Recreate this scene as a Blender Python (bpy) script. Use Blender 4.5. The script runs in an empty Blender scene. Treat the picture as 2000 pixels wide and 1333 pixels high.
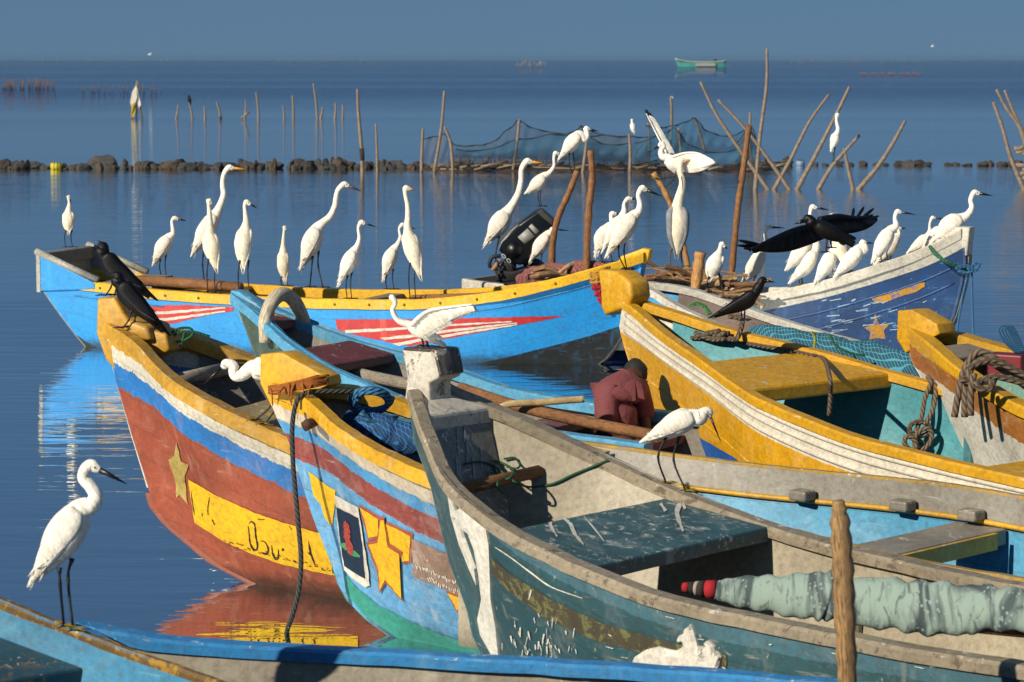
import bpy, bmesh, math, random
from math import radians, sin, cos, pi, atan2, sqrt
from mathutils import Vector, Matrix
from mathutils.bvhtree import BVHTree

scene = bpy.context.scene
col = scene.collection
R = random.Random(7)

# ------------------------------------------------------------------ camera
FPX, HOR, CAMH = 5000.0, 114.0, 2.6            # focal length in 2000-px units, horizon row, eye height
PITCH = math.atan((666.5 - HOR) / FPX)
cam = bpy.data.cameras.new('camera')
camo = bpy.data.objects.new('camera', cam)
col.objects.link(camo)
camo.location = (0, 0, CAMH)
camo.rotation_euler = (pi / 2 - PITCH, 0, 0)
cam.sensor_width = 36
cam.lens = FPX / 2000 * 36
cam.clip_start, cam.clip_end = 0.5, 20000
cam.dof.use_dof = True
cam.dof.focus_distance = 14.5
cam.dof.aperture_fstop = 9.0
scene.camera = camo

# ------------------------------------------------------------------ sky and sun
SUN_EL = radians(29)
SUN_H = Vector((-0.72, -0.69, 0)).normalized()
world = bpy.data.worlds.new('World')
scene.world = world
world.use_nodes = True
wn = world.node_tree
sky = wn.nodes.new('ShaderNodeTexSky')
sky.sky_type = 'NISHITA'
sky.sun_disc = False
sky.sun_elevation = SUN_EL
sky.sun_rotation = atan2(SUN_H.x, SUN_H.y)
sky.air_density, sky.dust_density, sky.ozone_density, sky.altitude = 1.0, 0.3, 4.0, 4000
gam = wn.nodes.new('ShaderNodeGamma')
gam.inputs[1].default_value = 0.22
tint = wn.nodes.new('ShaderNodeVectorMath')
tint.operation = 'MULTIPLY'
tint.inputs[1].default_value = (0.62, 1.10, 1.72)
wn.links.new(sky.outputs[0], gam.inputs[0])
wn.links.new(gam.outputs[0], tint.inputs[0])
wn.links.new(tint.outputs[0], wn.nodes['Background'].inputs[0])
wn.nodes['Background'].inputs[1].default_value = 0.1
sun = bpy.data.lights.new('sun', 'SUN')
sun.energy = 5.0
sun.angle = radians(0.5)
sun.color = (1.0, 0.90, 0.74)
suno = bpy.data.objects.new('sun', sun)
col.objects.link(suno)
suno.rotation_euler = (SUN_H * cos(SUN_EL) + Vector((0, 0, sin(SUN_EL)))).to_track_quat('Z', 'Y').to_euler()
suno.location = (-30, -22, 20)
vs = scene.view_settings
vs.view_transform, vs.look, vs.exposure, vs.gamma = 'Standard', 'None', 0.22, 1.0
vs.use_curve_mapping = False

# ------------------------------------------------------------------ picking points in the place
CP, SP = cos(PITCH), sin(PITCH)
EYE = Vector((0, 0, CAMH))
def ray(px, py):
    x, y = (px - 1000) / FPX, (666.5 - py) / FPX
    return Vector((x, CP + y * SP, -SP + y * CP))
def at(px, py, Y):
    r = ray(px, py)
    return EYE + r * (Y / r.y)
def onz(px, py, z=0.0):
    r = ray(px, py)
    return EYE + r * ((z - CAMH) / r.z)
def ppm(Y):
    return FPX / Y                                # pixels per metre at distance Y

# ------------------------------------------------------------------ colours and materials
def C(h, k=1.0):
    h = h.lstrip('#')
    v = [int(h[i:i + 2], 16) / 255 for i in (0, 2, 4)]
    return tuple((c / 12.92 if c <= 0.04045 else ((c + 0.055) / 1.055) ** 2.4) * k for c in v) + (1.0,)
class NT:
    """small helper round a material's node tree"""
    def __init__(s, name):
        s.m = bpy.data.materials.new(name)
        s.m.use_nodes = True
        s.t = s.m.node_tree
        s.b = s.t.nodes['Principled BSDF']
    def n(s, kind, **kw):
        nd = s.t.nodes.new('ShaderNode' + kind)
        for k, v in kw.items():
            setattr(nd, k, v)
        return nd
    def l(s, a, b):
        s.t.links.new(a, b)
    def noise(s, scale, detail=4, rough=0.6, vec=None, stretch=None, dist=0.0):
        nd = s.n('TexNoise')
        nd.inputs['Scale'].default_value = scale
        nd.inputs['Detail'].default_value = detail
        nd.inputs['Roughness'].default_value = rough
        nd.inputs['Distortion'].default_value = dist
        if vec is None:
            vec = s.coord('Object')
        if stretch:
            mp = s.n('Mapping')
            mp.inputs['Scale'].default_value = stretch
            s.l(vec, mp.inputs['Vector'])
            vec = mp.outputs[0]
        s.l(vec, nd.inputs['Vector'])
        return nd.outputs['Fac']
    def coord(s, which):
        if not hasattr(s, '_tc'):
            s._tc = s.n('TexCoord')
        return s._tc.outputs[which]
    def ramp(s, fac, stops, mode='LINEAR'):
        r = s.n('ValToRGB')
        r.color_ramp.interpolation = mode
        e = r.color_ramp.elements
        while len(e) > 1:
            e.remove(e[-1])
        for i, (p, c) in enumerate(stops):
            if not isinstance(c, tuple):
                c = (c, c, c, 1)
            if i == 0:
                e[0].position, e[0].color = p, c
            else:
                k = e.new(p)
                k.color = c
        s.l(fac, r.inputs['Fac'])
        return r.outputs['Color']
    def mix(s, fac, a, b, mode='MIX'):
        m = s.n('Mix', data_type='RGBA', blend_type=mode)
        m.clamp_factor = True
        for v, i in ((fac, 0), (a, 6), (b, 7)):
            if hasattr(v, 'links'):
                s.l(v, m.inputs[i])
            else:
                m.inputs[i].default_value = v
        return m.outputs[2]
    def math(s, op, a, b=0.0, c=0.0):
        m = s.n('Math', operation=op)
        for v, i in ((a, 0), (b, 1), (c, 2)):
            if hasattr(v, 'links'):
                s.l(v, m.inputs[i])
            else:
                m.inputs[i].default_value = v
        return m.outputs[0]
    def bump(s, h, strength=0.3, dist=0.01):
        b = s.n('Bump')
        b.inputs['Strength'].default_value = strength
        b.inputs['Distance'].default_value = dist
        s.l(h, b.inputs['Height'])
        s.l(b.outputs[0], s.b.inputs['Normal'])
    def col(s, c, rough=0.6):
        if hasattr(c, 'links'):
            s.l(c, s.b.inputs['Base Color'])
        else:
            s.b.inputs['Base Color'].default_value = c
        s.b.inputs['Roughness'].default_value = rough
        return s.m
def weathered(t, c, wear=0.35, chip='#b8ad98', chips=0.62, dirt='#3a3024', rough=0.5, stain=0.5, tide=False):
    """paint that is old: patches of dirt, thin scratches along the boat, chips down to an older coat"""
    obj = t.coord('Object')
    big = t.noise(2.3, 5, 0.65)
    c = t.mix(t.ramp(big, [(0.35, 0.0), (0.75, 1.0)]), c, t.mix(stain, c, C(dirt), 'MULTIPLY'))
    fine = t.noise(38, 5, 0.7)
    c = t.mix(t.ramp(fine, [(0.42, 0.0), (0.75, 0.65)]), c, t.mix(0.75, c, C(dirt)))
    blot = t.noise(5.5, 6, 0.75, dist=0.8)
    c = t.mix(t.ramp(blot, [(0.52, 0.0), (0.70, 0.30)]), c, t.mix(0.55, c, C(chip)))
    c = t.mix(t.ramp(blot, [(0.30, 0.42), (0.42, 0.0)]), c, t.mix(0.6, c, C(dirt)))
    drip = t.noise(9, 3, 0.6, stretch=(1.0, 1.0, 0.10))
    c = t.mix(t.ramp(drip, [(0.60, 0.0), (0.78, wear)]), c, C(chip))
    chips -= 0.022
    ch = t.noise(16, 8, 0.75, dist=0.6)
    c = t.mix(t.ramp(ch, [(chips, 0.0), (chips + 0.025, 0.85)]), c, C(chip))
    scr = t.noise(13, 5, 0.7, stretch=(0.35, 0.35, 3.2))
    c = t.mix(t.ramp(scr, [(0.62, 0.0), (0.70, 0.55)]), c, t.mix(0.6, c, C(chip)))
    gn = t.n('NewGeometry')                                    # droppings lie on what faces up
    gz = t.n('SeparateXYZ'); t.l(gn.outputs['Normal'], gz.inputs[0])
    dp = t.math('MULTIPLY', t.ramp(t.noise(17, 4, 0.7, dist=1.0), [(0.615, 0.0), (0.66, 0.8)]), t.ramp(gz.outputs[2], [(0.35, 0.0), (0.75, 1.0)]))
    c = t.mix(dp, c, C('#c4bfb2'))
    if tide:                                                    # weed and slime where the hull meets the water
        g = t.n('NewGeometry')
        sp = t.n('SeparateXYZ'); t.l(g.outputs['Position'], sp.inputs[0])
        zz = t.math('ADD', sp.outputs[2], t.math('MULTIPLY', t.math('SUBTRACT', t.noise(11, 5, 0.7), 0.5), 0.16))
        c = t.mix(t.ramp(zz, [(0.02, 0.75), (0.10, 0.0)]), c, C('#1c1e14'))
    h = t.noise(26, 6, 0.65)
    t.bump(t.math('ADD', h, t.math('MULTIPLY', ch, 0.6)), 0.35, 0.006)
    return t.col(c, rough)
_mats = {}
def paint(hexcol, **kw):
    key = (hexcol, tuple(sorted(kw.items())))
    if key not in _mats:
        t = NT('paint_' + hexcol.lstrip('#'))
        _mats[key] = weathered(t, C(hexcol), **kw)
    return _mats[key]
def bands(name, stops, seams=0.55, ragged=0.012, **kw):
    """hull paint in bands that follow the sheer: stops = [(metres below the gunwale, colour)]"""
    t = NT(name)
    uv = t.n('SeparateXYZ')
    t.l(t.coord('UV'), uv.inputs[0])
    rg = t.noise(14, 6, 0.75)
    d = t.math('ADD', uv.outputs[1], t.math('MULTIPLY', t.math('SUBTRACT', rg, 0.5), ragged * 2.2))
    seam = t.math('PINGPONG', t.math('ADD', uv.outputs[1], t.math('MULTIPLY', rg, 0.006)), 0.085)
    seam = t.ramp(seam, [(0.0, 1.0), (0.0022, 0.0)])
    d = t.math('DIVIDE', d, 1.6)
    st, p = [], 0.0
    for m, h in stops:
        st.append((p, C(h)))
        p = m / 1.6
    bc = t.ramp(d, st, 'CONSTANT')
    bc = t.mix(t.math('MULTIPLY', seam, seams), bc, t.mix(0.75, bc, C('#1a140e')))
    return weathered(t, bc, tide=True, **kw)
def plain(name, hexcol, rough=0.6, var=0.25, scale=20, bump=0.2, dark='#000000', stretch=None, bd=0.005):
    if name in _mats:
        return _mats[name]
    t = NT(name)
    nz = t.noise(scale, 5, 0.6, stretch=stretch)
    c = t.mix(t.math('MULTIPLY', nz, var * 1.6), C(hexcol), C(dark))
    t.bump(nz, bump, bd)
    _mats[name] = t.col(c, rough)
    return _mats[name]
def wood(name, a, b, scale=5.5, rough=0.75):
    """grain runs along the UV x axis of tubes and planks"""
    if name in _mats:
        return _mats[name]
    t = NT(name)
    g = t.noise(scale, 6, 0.65, vec=t.coord('UV'), stretch=(0.9, 5.0, 1.0), dist=0.4)
    k = t.noise(9, 5, 0.7, dist=0.5)
    c = t.ramp(g, [(0.32, C(a)), (0.62, C(b))])
    c = t.mix(t.ramp(k, [(0.4, 0.0), (0.8, 0.65)]), c, C(a, 0.5))
    t.bump(g, 0.6, 0.006)
    _mats[name] = t.col(c, rough)
    return _mats[name]
def rope_mat(name, a, b, turns=1.0):
    if name in _mats:
        return _mats[name]
    t = NT(name)
    uv = t.n('SeparateXYZ')
    t.l(t.coord('UV'), uv.inputs[0])
    ph = t.math('ADD', t.math('MULTIPLY', uv.outputs[0], turns), t.math('MULTIPLY', uv.outputs[1], 1.0))
    w = t.math('ABSOLUTE', t.math('SINE', t.math('MULTIPLY', ph, 3 * pi)))
    c = t.mix(w, C(a), C(b))
    c = t.mix(t.math('MULTIPLY', t.noise(60, 3), 0.7), c, C(a, 0.6))
    t.bump(w, 0.9, 0.006)
    _mats[name] = t.col(c, 0.85)
    return _mats[name]

# ------------------------------------------------------------------ objects
ORG = {}
def tag(o, label, cat, group=None, kind=None):
    if label: o['label'] = label
    if cat: o['category'] = cat
    if group: o['group'] = group
    if kind: o['kind'] = kind
    return o
def thing(name, label, cat, loc, group=None):
    o = bpy.data.objects.new(name, None)
    o.empty_display_size = 0.1
    col.objects.link(o)
    o.location = loc
    ORG[o.name] = Vector(loc)
    return tag(o, label, cat, group)
def obj(name, V, F, mat, parent=None, smooth=True, uvs=None, loc=None, bevel=0.0, bseg=2):
    """link one mesh; V is in world metres and is stored relative to the thing's base"""
    o0 = ORG[parent.name] if parent else Vector(loc if loc is not None else V[0])
    me = bpy.data.meshes.new(name)
    me.from_pydata([tuple(Vector(v) - o0) for v in V], [], F)
    if uvs:
        ul = me.uv_layers.new(name='UVMap')
        for lp in me.loops:
            ul.data[lp.index].uv = uvs[lp.vertex_index]
    if smooth:
        me.polygons.foreach_set('use_smooth', [True] * len(me.polygons))
    me.materials.append(mat)
    me.validate()
    me.update()
    o = bpy.data.objects.new(name, me)
    col.objects.link(o)
    if parent:
        o.parent = parent
    else:
        o.location = o0
    ORG[o.name] = o0.copy()
    if bevel:
        b = o.modifiers.new('bevel', 'BEVEL')
        b.width, b.segments, b.limit_method = bevel, bseg, 'ANGLE'
        b.angle_limit = radians(35)
    return o
def crom(P, n=6):
    """Catmull-Rom through tuples of any length"""
    P = [tuple(p) for p in P]
    if len(P) < 3:
        out = []
        for i in range(n + 1):
            t = i / n
            out.append(tuple(a + (b - a) * t for a, b in zip(P[0], P[1])))
        return out
    Q = [tuple(2 * a - b for a, b in zip(P[0], P[1]))] + P + [tuple(2 * a - b for a, b in zip(P[-1], P[-2]))]
    out = []
    for i in range(1, len(Q) - 2):
        for k in range(n):
            t = k / n
            out.append(tuple(0.5 * (2 * b + (c - a) * t + (2 * a - 5 * b + 4 * c - d) * t * t + (3 * b - a - 3 * c + d) * t ** 3)
                             for a, b, c, d in zip(Q[i - 1], Q[i], Q[i + 1], Q[i + 2])))
    out.append(P[-1])
    return out
def tube_data(P, Rr, sides=8, cap=True, wob=0.0, rnd=None):
    P = [Vector(p) for p in P]
    if not hasattr(Rr, '__len__'):
        Rr = [Rr] * len(P)
    V, F, U = [], [], []
    T = [(P[min(i + 1, len(P) - 1)] - P[max(i - 1, 0)]).normalized() for i in range(len(P))]
    ref = Vector((0, 0, 1)) if abs(T[0].z) < 0.9 else Vector((1, 0, 0))
    a = T[0].cross(ref).normalized()
    s = 0.0
    for i, p in enumerate(P):
        a = (a - T[i] * a.dot(T[i])).normalized()
        b = T[i].cross(a)
        if i:
            s += (p - P[i - 1]).length
        for k in range(sides):
            th = 2 * pi * k / sides
            r = Rr[i] * (1 + (wob * (rnd or R).uniform(-1, 1) if wob else 0))
            V.append(p + a * cos(th) * r + b * sin(th) * r)
            U.append((s / max(0.001, 2 * pi * max(Rr)), k / sides))
    n = len(P)
    for i in range(n - 1):
        for k in range(sides):
            F.append((i * sides + k, i * sides + (k + 1) % sides, (i + 1) * sides + (k + 1) % sides, (i + 1) * sides + k))
    if cap:
        F.append(tuple(range(sides - 1, -1, -1)))
        F.append(tuple((n - 1) * sides + k for k in range(sides)))
    return V, F, U
def tube(name, P, Rr, mat, parent=None, sides=8, wob=0.0, loc=None):
    V, F, U = tube_data(P, Rr, sides, wob=wob)
    return obj(name, V, F, mat, parent, uvs=U, loc=loc if loc is not None else P[0])
def join(*parts):
    V, F, U = [], [], []
    for v, f, u in parts:
        k = len(V)
        V += v
        U += u if u else [(0, 0)] * len(v)
        F += [tuple(i + k for i in q) for q in f]
    return V, F, U
def box_data(c, ax, ay, az):
    """box from its centre and three half-axis vectors"""
    c, ax, ay, az = map(Vector, (c, ax, ay, az))
    V = [c + ax * i + ay * j + az * k for i in (-1, 1) for j in (-1, 1) for k in (-1, 1)]
    F = [(0, 1, 3, 2), (4, 6, 7, 5), (0, 4, 5, 1), (2, 3, 7, 6), (0, 2, 6, 4), (1, 5, 7, 3)]
    return V, F, None
def ball_data(c, r, rnd=None, rough=0.0, nu=10, nv=7, sq=(1, 1, 1)):
    V, F = [], []
    c = Vector(c)
    for j in range(nv + 1):
        ph = pi * j / nv
        for i in range(nu):
            th = 2 * pi * i / nu
            k = r * (1 + (rnd.uniform(-rough, rough) if rnd else 0))
            V.append(c + Vector((sin(ph) * cos(th) * k * sq[0], sin(ph) * sin(th) * k * sq[1], cos(ph) * k * sq[2])))
    for j in range(nv):
        for i in range(nu):
            F.append((j * nu + i, (j + 1) * nu + i, (j + 1) * nu + (i + 1) % nu, j * nu + (i + 1) % nu))
    return V, F, None
def pchip(xk, yk):
    h = [b - a for a, b in zip(xk, xk[1:])]
    d = [(b - a) / q for a, b, q in zip(yk, yk[1:], h)]
    m = [d[0]] + [0.0] * (len(xk) - 2) + [d[-1]]
    for i in range(1, len(xk) - 1):
        if d[i - 1] * d[i] > 0:
            w1, w2 = 2 * h[i] + h[i - 1], h[i] + 2 * h[i - 1]
            m[i] = (w1 + w2) / (w1 / d[i - 1] + w2 / d[i])
    def f(x):
        if x <= xk[0]: return yk[0] + m[0] * (x - xk[0])
        if x >= xk[-1]: return yk[-1] + m[-1] * 0.3 * (x - xk[-1])
        i = 0
        while x > xk[i + 1]: i += 1
        t = (x - xk[i]) / h[i]
        return ((2 * t ** 3 - 3 * t * t + 1) * yk[i] + (t ** 3 - 2 * t * t + t) * h[i] * m[i]
                + (-2 * t ** 3 + 3 * t * t) * yk[i + 1] + (t ** 3 - t * t) * h[i] * m[i + 1])
    return f
def lerp(xs, ys, x):
    if x <= xs[0]: return ys[0]
    for a, b, p, q in zip(xs, xs[1:], ys, ys[1:]):
        if x <= b: return p + (q - p) * (x - a) / (b - a)
    return ys[-1]

# ------------------------------------------------------------------ water
def water_mat():
    t = NT('lagoon_water')
    pos = t.n('NewGeometry').outputs['Position']
    sep = t.n('SeparateXYZ')
    t.l(pos, sep.inputs[0])
    # calm and ruffled stretches lie across the lagoon
    zone = t.noise(0.035, 3, 0.55, vec=pos, stretch=(0.22, 1.0, 1.0))
    far = t.n('MapRange'); far.inputs['From Min'].default_value = 115; far.inputs['From Max'].default_value = 190
    t.l(sep.outputs[1], far.inputs['Value'])
    mid = t.n('MapRange'); mid.inputs['From Min'].default_value = 34; mid.inputs['From Max'].default_value = 26
    t.l(sep.outputs[1], mid.inputs['Value'])
    mid2 = t.n('MapRange'); mid2.inputs['From Min'].default_value = 60; mid2.inputs['From Max'].default_value = 75
    t.l(sep.outputs[1], mid2.inputs['Value'])
    slow = t.noise(1.1, 2, 0.5, vec=pos, stretch=(0.32, 1.0, 1.0), dist=0.3)
    quick = t.noise(5.0, 3, 0.55, vec=pos, stretch=(0.22, 1.0, 1.0), dist=0.5)
    amp = t.math('ADD', 0.15, t.math('MULTIPLY', t.ramp(zone, [(0.40, 0.0), (0.62, 1.0)]), 0.25))
    amp = t.math('ADD', amp, t.math('MULTIPLY', far.outputs[0], 3.6))
    amp = t.math('ADD', amp, t.math('MULTIPLY', mid2.outputs[0], 0.22))
    hgt = t.math('ADD', t.math('MULTIPLY', slow, 0.42), t.math('MULTIPLY', quick, amp))
    t.bump(hgt, 1.0, 0.030)
    t.b.inputs['IOR'].default_value = 1.6
    t.b.inputs['Metallic'].default_value = 1.0
    streak = t.noise(0.018, 4, 0.6, vec=pos, stretch=(0.10, 1.0, 1.0))
    ruf = t.math('MULTIPLY', far.outputs[0], t.ramp(streak, [(0.36, 0.25), (0.50, 1.0)]))
    ruf = t.math('MAXIMUM', ruf, t.math('MULTIPLY', t.ramp(zone, [(0.48, 0.0), (0.66, 1.0)]), 0.35))
    wc = t.mix(ruf, (0.60, 0.67, 0.72, 1), (0.06, 0.25, 0.50, 1))
    t.l(t.mix(ruf, (1, 1, 1, 1), (0.10, 0.32, 0.60, 1)), t.b.inputs['Specular Tint'])
    return t.col(wc, 0.02)
wob = obj('water', [(-6000, -40, 0), (6000, -40, 0), (6000, 3300, 0), (-6000, 3300, 0)], [(0, 1, 2, 3)], water_mat(), loc=(0, 0, 0), smooth=False)
wob['kind'] = 'structure'
# ------------------------------------------------------------------ boats
BOATS = {
'B':dict(x=-2.012,y=12.876,phi=-22.1,ns=-1,K=[0,.25,.6,1.1,1.8,2.8,4.2],b=[0.068,0.247,0.462,0.585,0.658,0.669,0.649],z=[1.278,1.223,1.063,0.9,0.722,0.647,0.638],L=1.95,fine=3.4,bexp=0.98,zb=-0.20,
  stem=[(1.278,0),(1.057,.02),(.72,.12),(.45,.21),(.354,.23),(.257,.32),(.077,.58),(0,.78),(-.2,1.3)]),
'C':dict(x=-1.066,y=11.711,phi=-30.03,ns=-1,K=[0,.25,.6,1.1,1.8,2.8,4.2],b=[0.075,0.198,0.391,0.552,0.615,0.649,0.652],z=[1.121,1.097,0.99,0.877,0.764,0.687,0.648],L=1.4,fine=3.4,bexp=0.98,zb=-0.20,
  stem=[(1.12,0),(1.01,-.01),(.86,.085),(.722,.135),(.504,.21),(.274,.32),(.17,.353),(.082,.45),(0,.6),(-.2,1.1)]),
'D':dict(x=-0.344,y=10.612,phi=-42.04,ns=-1,K=[0,.25,.6,1.1,1.8,2.8,4.2],b=[0.119,0.296,0.491,0.578,0.614,0.57,0.52],z=[1.236,1.11,0.938,0.791,0.686,0.656,0.69],L=4.5,
  stem=[(1.236,0),(1.05,0),(.835,.10),(.7,.136),(.52,.19),(.354,.277),(.226,.306),(0,.45),(-.2,.8)]),
'H':dict(x=0.708,y=15.234,phi=-50.61,ns=-1,K=[0,.25,.6,1.1,1.8,2.8,4.2,5.2],b=[0.059,0.146,0.269,0.45,0.658,0.784,0.735,0.665],z=[1.17,1.112,1.027,0.936,0.797,0.687,0.618,0.618],L=5.0,
  stem=[(1.17,0),(1.0,-.04),(.9,0),(.69,.098),(.538,.176),(.2,.4),(0,.6),(-.2,1.0)]),
'F':dict(x=-1.666,y=15.458,phi=-32.02,ns=-1,K=[0,.25,.6,1.1,1.8,2.8,4.2],b=[0.054,0.143,0.283,0.45,0.493,0.561,0.60],z=[1.191,1.09,0.942,0.81,0.657,0.594,0.58],L=3.15,low=7,
  stem=[(1.19,0),(1.04,.07),(.846,.154),(.4,.4),(0,.7),(-.2,1.1)]),
'G':dict(x=0.05,y=12.385,phi=-44.4,ns=-1,K=[0,.3,.7,1.2,2,3,4.5],b=[0.07,0.239,0.408,0.55,0.683,0.736,0.679],z=[0.768,0.735,0.703,0.685,0.687,0.647,0.643],L=4.2,
  stem=[(.77,0),(.4,.15),(0,.5),(-.2,.9)]),
'A':dict(x=1.139,y=21.651,phi=160.0,ns=1,K=[0,.3,.7,1.2,2,3,4.2,5.3],b=[0.07,0.229,0.387,0.499,0.518,0.487,0.485,0.461],z=[0.97,0.866,0.75,0.633,0.545,0.521,0.544,0.62],L=5.6,rake=0.42,
  stem=[(.97,0),(.8,.03),(.495,.1),(.193,.21),(0,.37),(-.2,.8)]),
'K':dict(x=3.887,y=21.955,phi=150.02,ns=1,K=[0,.3,.7,1.2,2,3,4.2,5.3],b=[0.071,0.218,0.368,0.483,0.566,0.593,0.57,0.52],z=[1.15,0.979,0.821,0.662,0.509,0.487,0.52,0.60],L=4.7,
  stem=[(1.15,0),(.9,-.05),(.65,-.01),(.377,.06),(0,.25),(-.2,.6)]),
'J':dict(x=0.969,y=18.84,phi=-40.44,ns=-1,K=[0,.25,.6,1.1,1.8,2.8,4.2],b=[0.081,0.211,0.322,0.379,0.42,0.53,0.6],z=[0.958,0.923,0.825,0.701,0.581,0.493,0.507],L=4.4,
  stem=[(.96,0),(.5,.15),(0,.5),(-.2,.9)]),
'I':dict(x=2.309,y=14.506,phi=-47.81,ns=-1,K=[0,.25,.6,1.1,1.8,2.8,4.2],b=[0.069,0.212,0.38,0.535,0.625,0.66,0.656],z=[1.084,1.03,0.929,0.802,0.691,0.647,0.649],L=3.6,
  stem=[(1.08,0),(.93,-.02),(.83,.066),(.77,.093),(0,.5),(-.2,.9)]),
'E':dict(x=-1.416,y=8.158,phi=-17.11,ns=-1,K=[0,.3,.7,1.2,2,3,4.5],b=[0.04,0.167,0.321,0.444,0.531,0.549,0.555],z=[0.778,0.716,0.683,0.661,0.645,0.63,0.646],L=4.4,
  stem=[(.78,0),(.4,.15),(0,.5),(-.2,.9)]),
'M':dict(x=-1.84,y=7.798,phi=-50.9,ns=-1,K=[0,.3,.7,1.2,2,3,4.5],b=[0.054,0.174,0.313,0.436,0.527,0.56,0.559],z=[1.036,0.945,0.866,0.806,0.752,0.746,0.752],L=3.2,
  stem=[(1.04,0),(.5,.2),(0,.6),(-.2,1.0)]),
}
class Boat:
    ZB = -0.36
    def __init__(s, key, label, hull, inner, rail, rw=0.08, rh=0.05, proud=0.018, ui=0.16, sole=0.13, solemat=None, railtop=None):
        d = BOATS[key]
        s.k, s.L = key, d['L']
        s.rake = d.get('rake', 0.0)
        s.fine, s.bexp, s.ZB = d.get('fine', 1.9), d.get('bexp', 0.8), d.get('zb', -0.36)
        s.o = Vector((d['x'], d['y'], 0))
        a = radians(d['phi'])
        s.e = Vector((cos(a), sin(a), 0))
        s.n = Vector((-sin(a), cos(a), 0)) * (-d['ns'])         # towards the far side
        s.B, s.Z = pchip(d['K'], d['b']), pchip(d['K'], d['z'])
        s.sz = [p[0] for p in d['stem']][::-1]
        s.su = [p[1] for p in d['stem']][::-1]
        s.root = thing('fishing_boat', label, 'boat', s.P(s.L * 0.5, 0, 0), 'wooden fishing boats moored in the shallows')
        us = [s.L * (i / 46) ** 1.35 for i in range(47)]
        s.us = us
        vsn = 16
        # outer skin, both sides in one shell
        V, F, U = [], [], []
        for sd in (-1, 1):
            base = len(V)
            for u in us:
                dd, prev = 0.0, None
                for j in range(vsn + 1):
                    p = s.skin(sd, u, j / vsn)
                    if prev is not None: dd += (p - prev).length
                    prev = p
                    V.append(p)
                    U.append((u, dd))
            w = vsn + 1
            for i in range(len(us) - 1):
                for j in range(vsn):
                    q = (base + i * w + j, base + i * w + j + 1, base + (i + 1) * w + j + 1, base + (i + 1) * w + j)
                    F.append(q)
            if sd == 1:                                          # close the stem
                for j in range(vsn):
                    F.append((j, j + 1, base + j + 1, base + j))
        s.hull = obj('hull', V, F, hull, s.root, uvs=U)
        # inner planking and sole
        V, F, U = [], [], []
        ius = [u for u in us if u >= ui]
        m = 9
        for u in ius:
            row = []
            for sd in (-1, 1):
                pts = []
                for j in range(m):
                    z = s.Z(u) - 0.012 + (sole - s.Z(u) + 0.012) * j / (m - 1)
                    pts.append((s.P(u - s.rk(u, z) - (0.03 if s.rake else 0), sd * max(0.006, s.half(u, z) - 0.035), z), (u, s.Z(u) - z)))
                row += pts if sd == -1 else pts[::-1]
            for p, q in row:
                V.append(p); U.append(q)
        w = 2 * m
        for i in range(len(ius) - 1):
            for j in range(w - 1):
                F.append((i * w + j, (i + 1) * w + j, (i + 1) * w + j + 1, i * w + j + 1))
        s.inner = obj('inner_planking', V, F, inner, s.root, uvs=U)
        # gunwales: one capping rail a side
        s.rails = {}
        for sd in (-1, 1):
            V, F, U = [], [], []
            prof = [(proud, -rh), (proud, -0.012), (proud - 0.010, 0.0), (proud - rw + 0.010, 0.0), (proud - rw, -0.010), (proud - rw, -rh)]
            rr = random.Random(ord(key) % 97 + sd)
            for u in us:
                b, z = s.B(u), s.Z(u)
                jz = rr.uniform(-0.0025, 0.0025)
                for (o_, h_) in prof:
                    V.append(s.P(u, sd * max(0.004, b + o_), z + h_ + jz)); U.append((u * 2, o_ * 6))
            w = len(prof)
            for i in range(len(us) - 1):
                for j in range(w):
                    F.append((i * w + j, i * w + (j + 1) % w, (i + 1) * w + (j + 1) % w, (i + 1) * w + j))
            F.append(tuple(range(w)))
            F.append(tuple(len(V) - 1 - j for j in range(w)))
            s.rails[sd] = obj('gunwale', V, F, rail, s.root, smooth=False, uvs=U)
        # transom closes the stern
        L = s.L
        j0 = d.get('low', 0)
        pts = [s.skin(-1, L, j / vsn) for j in range(j0, vsn + 1)] + [s.skin(1, L, j / vsn) for j in range(vsn, j0 - 1, -1)]
        n = len(pts)
        V = [p + s.e * 0.012 for p in pts] + [p - s.e * 0.03 for p in pts]
        F = [tuple(range(n)), tuple(range(2 * n - 1, n - 1, -1))] + [(i, n + i, n + (i + 1) % n, (i + 1) % n) for i in range(n)]
        s.transom = obj('transom', V, F, inner, s.root, smooth=False)
    def P(s, u, off, z):
        return s.o + s.e * u + s.n * off + Vector((0, 0, z))
    def stemu(s, z):
        return lerp(s.sz, s.su, z)
    def frac(s, u, v):
        k = min(1.0, max(0.0, u / s.fine))
        k = k * k * (3 - 2 * k)
        mid = max(0.0, 1 - v ** 2.8) ** 0.55
        bow = max(0.0, 1 - v) ** s.bexp
        return bow * (1 - k) + mid * k
    def skin(s, sd, u, v):
        zs = s.Z(u) - 0.008
        z = zs + (s.ZB - zs) * v
        b = s.B(u)
        bm = min(0.03, b)
        h = bm + (b - bm) * s.frac(u, v)
        du = s.stemu(z) * max(0.0, 1 - u / 2.6) ** 2
        return s.P(u + du - s.rk(u, z), sd * h, z)
    def rk(s, u, z):
        q = max(0.0, (u - (s.L - 0.9)) / 0.9)
        return s.rake * q * q * max(0.0, 1 - z / 0.55)
    def half(s, u, z):
        """half breadth of the outer skin at u and height z"""
        du = 0.0
        for _ in range(4):
            u0 = max(0.0, u - du)
            du = s.stemu(z) * max(0.0, 1 - u0 / 2.6) ** 2
        u0 = max(0.0, u - du)
        zs = s.Z(u0) - 0.008
        v = min(1.0, max(0.0, (zs - z) / (zs - s.ZB)))
        b = s.B(u0)
        bm = min(0.03, b)
        return bm + (b - bm) * s.frac(u0, v) if u - du > -0.02 else 0.0
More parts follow.
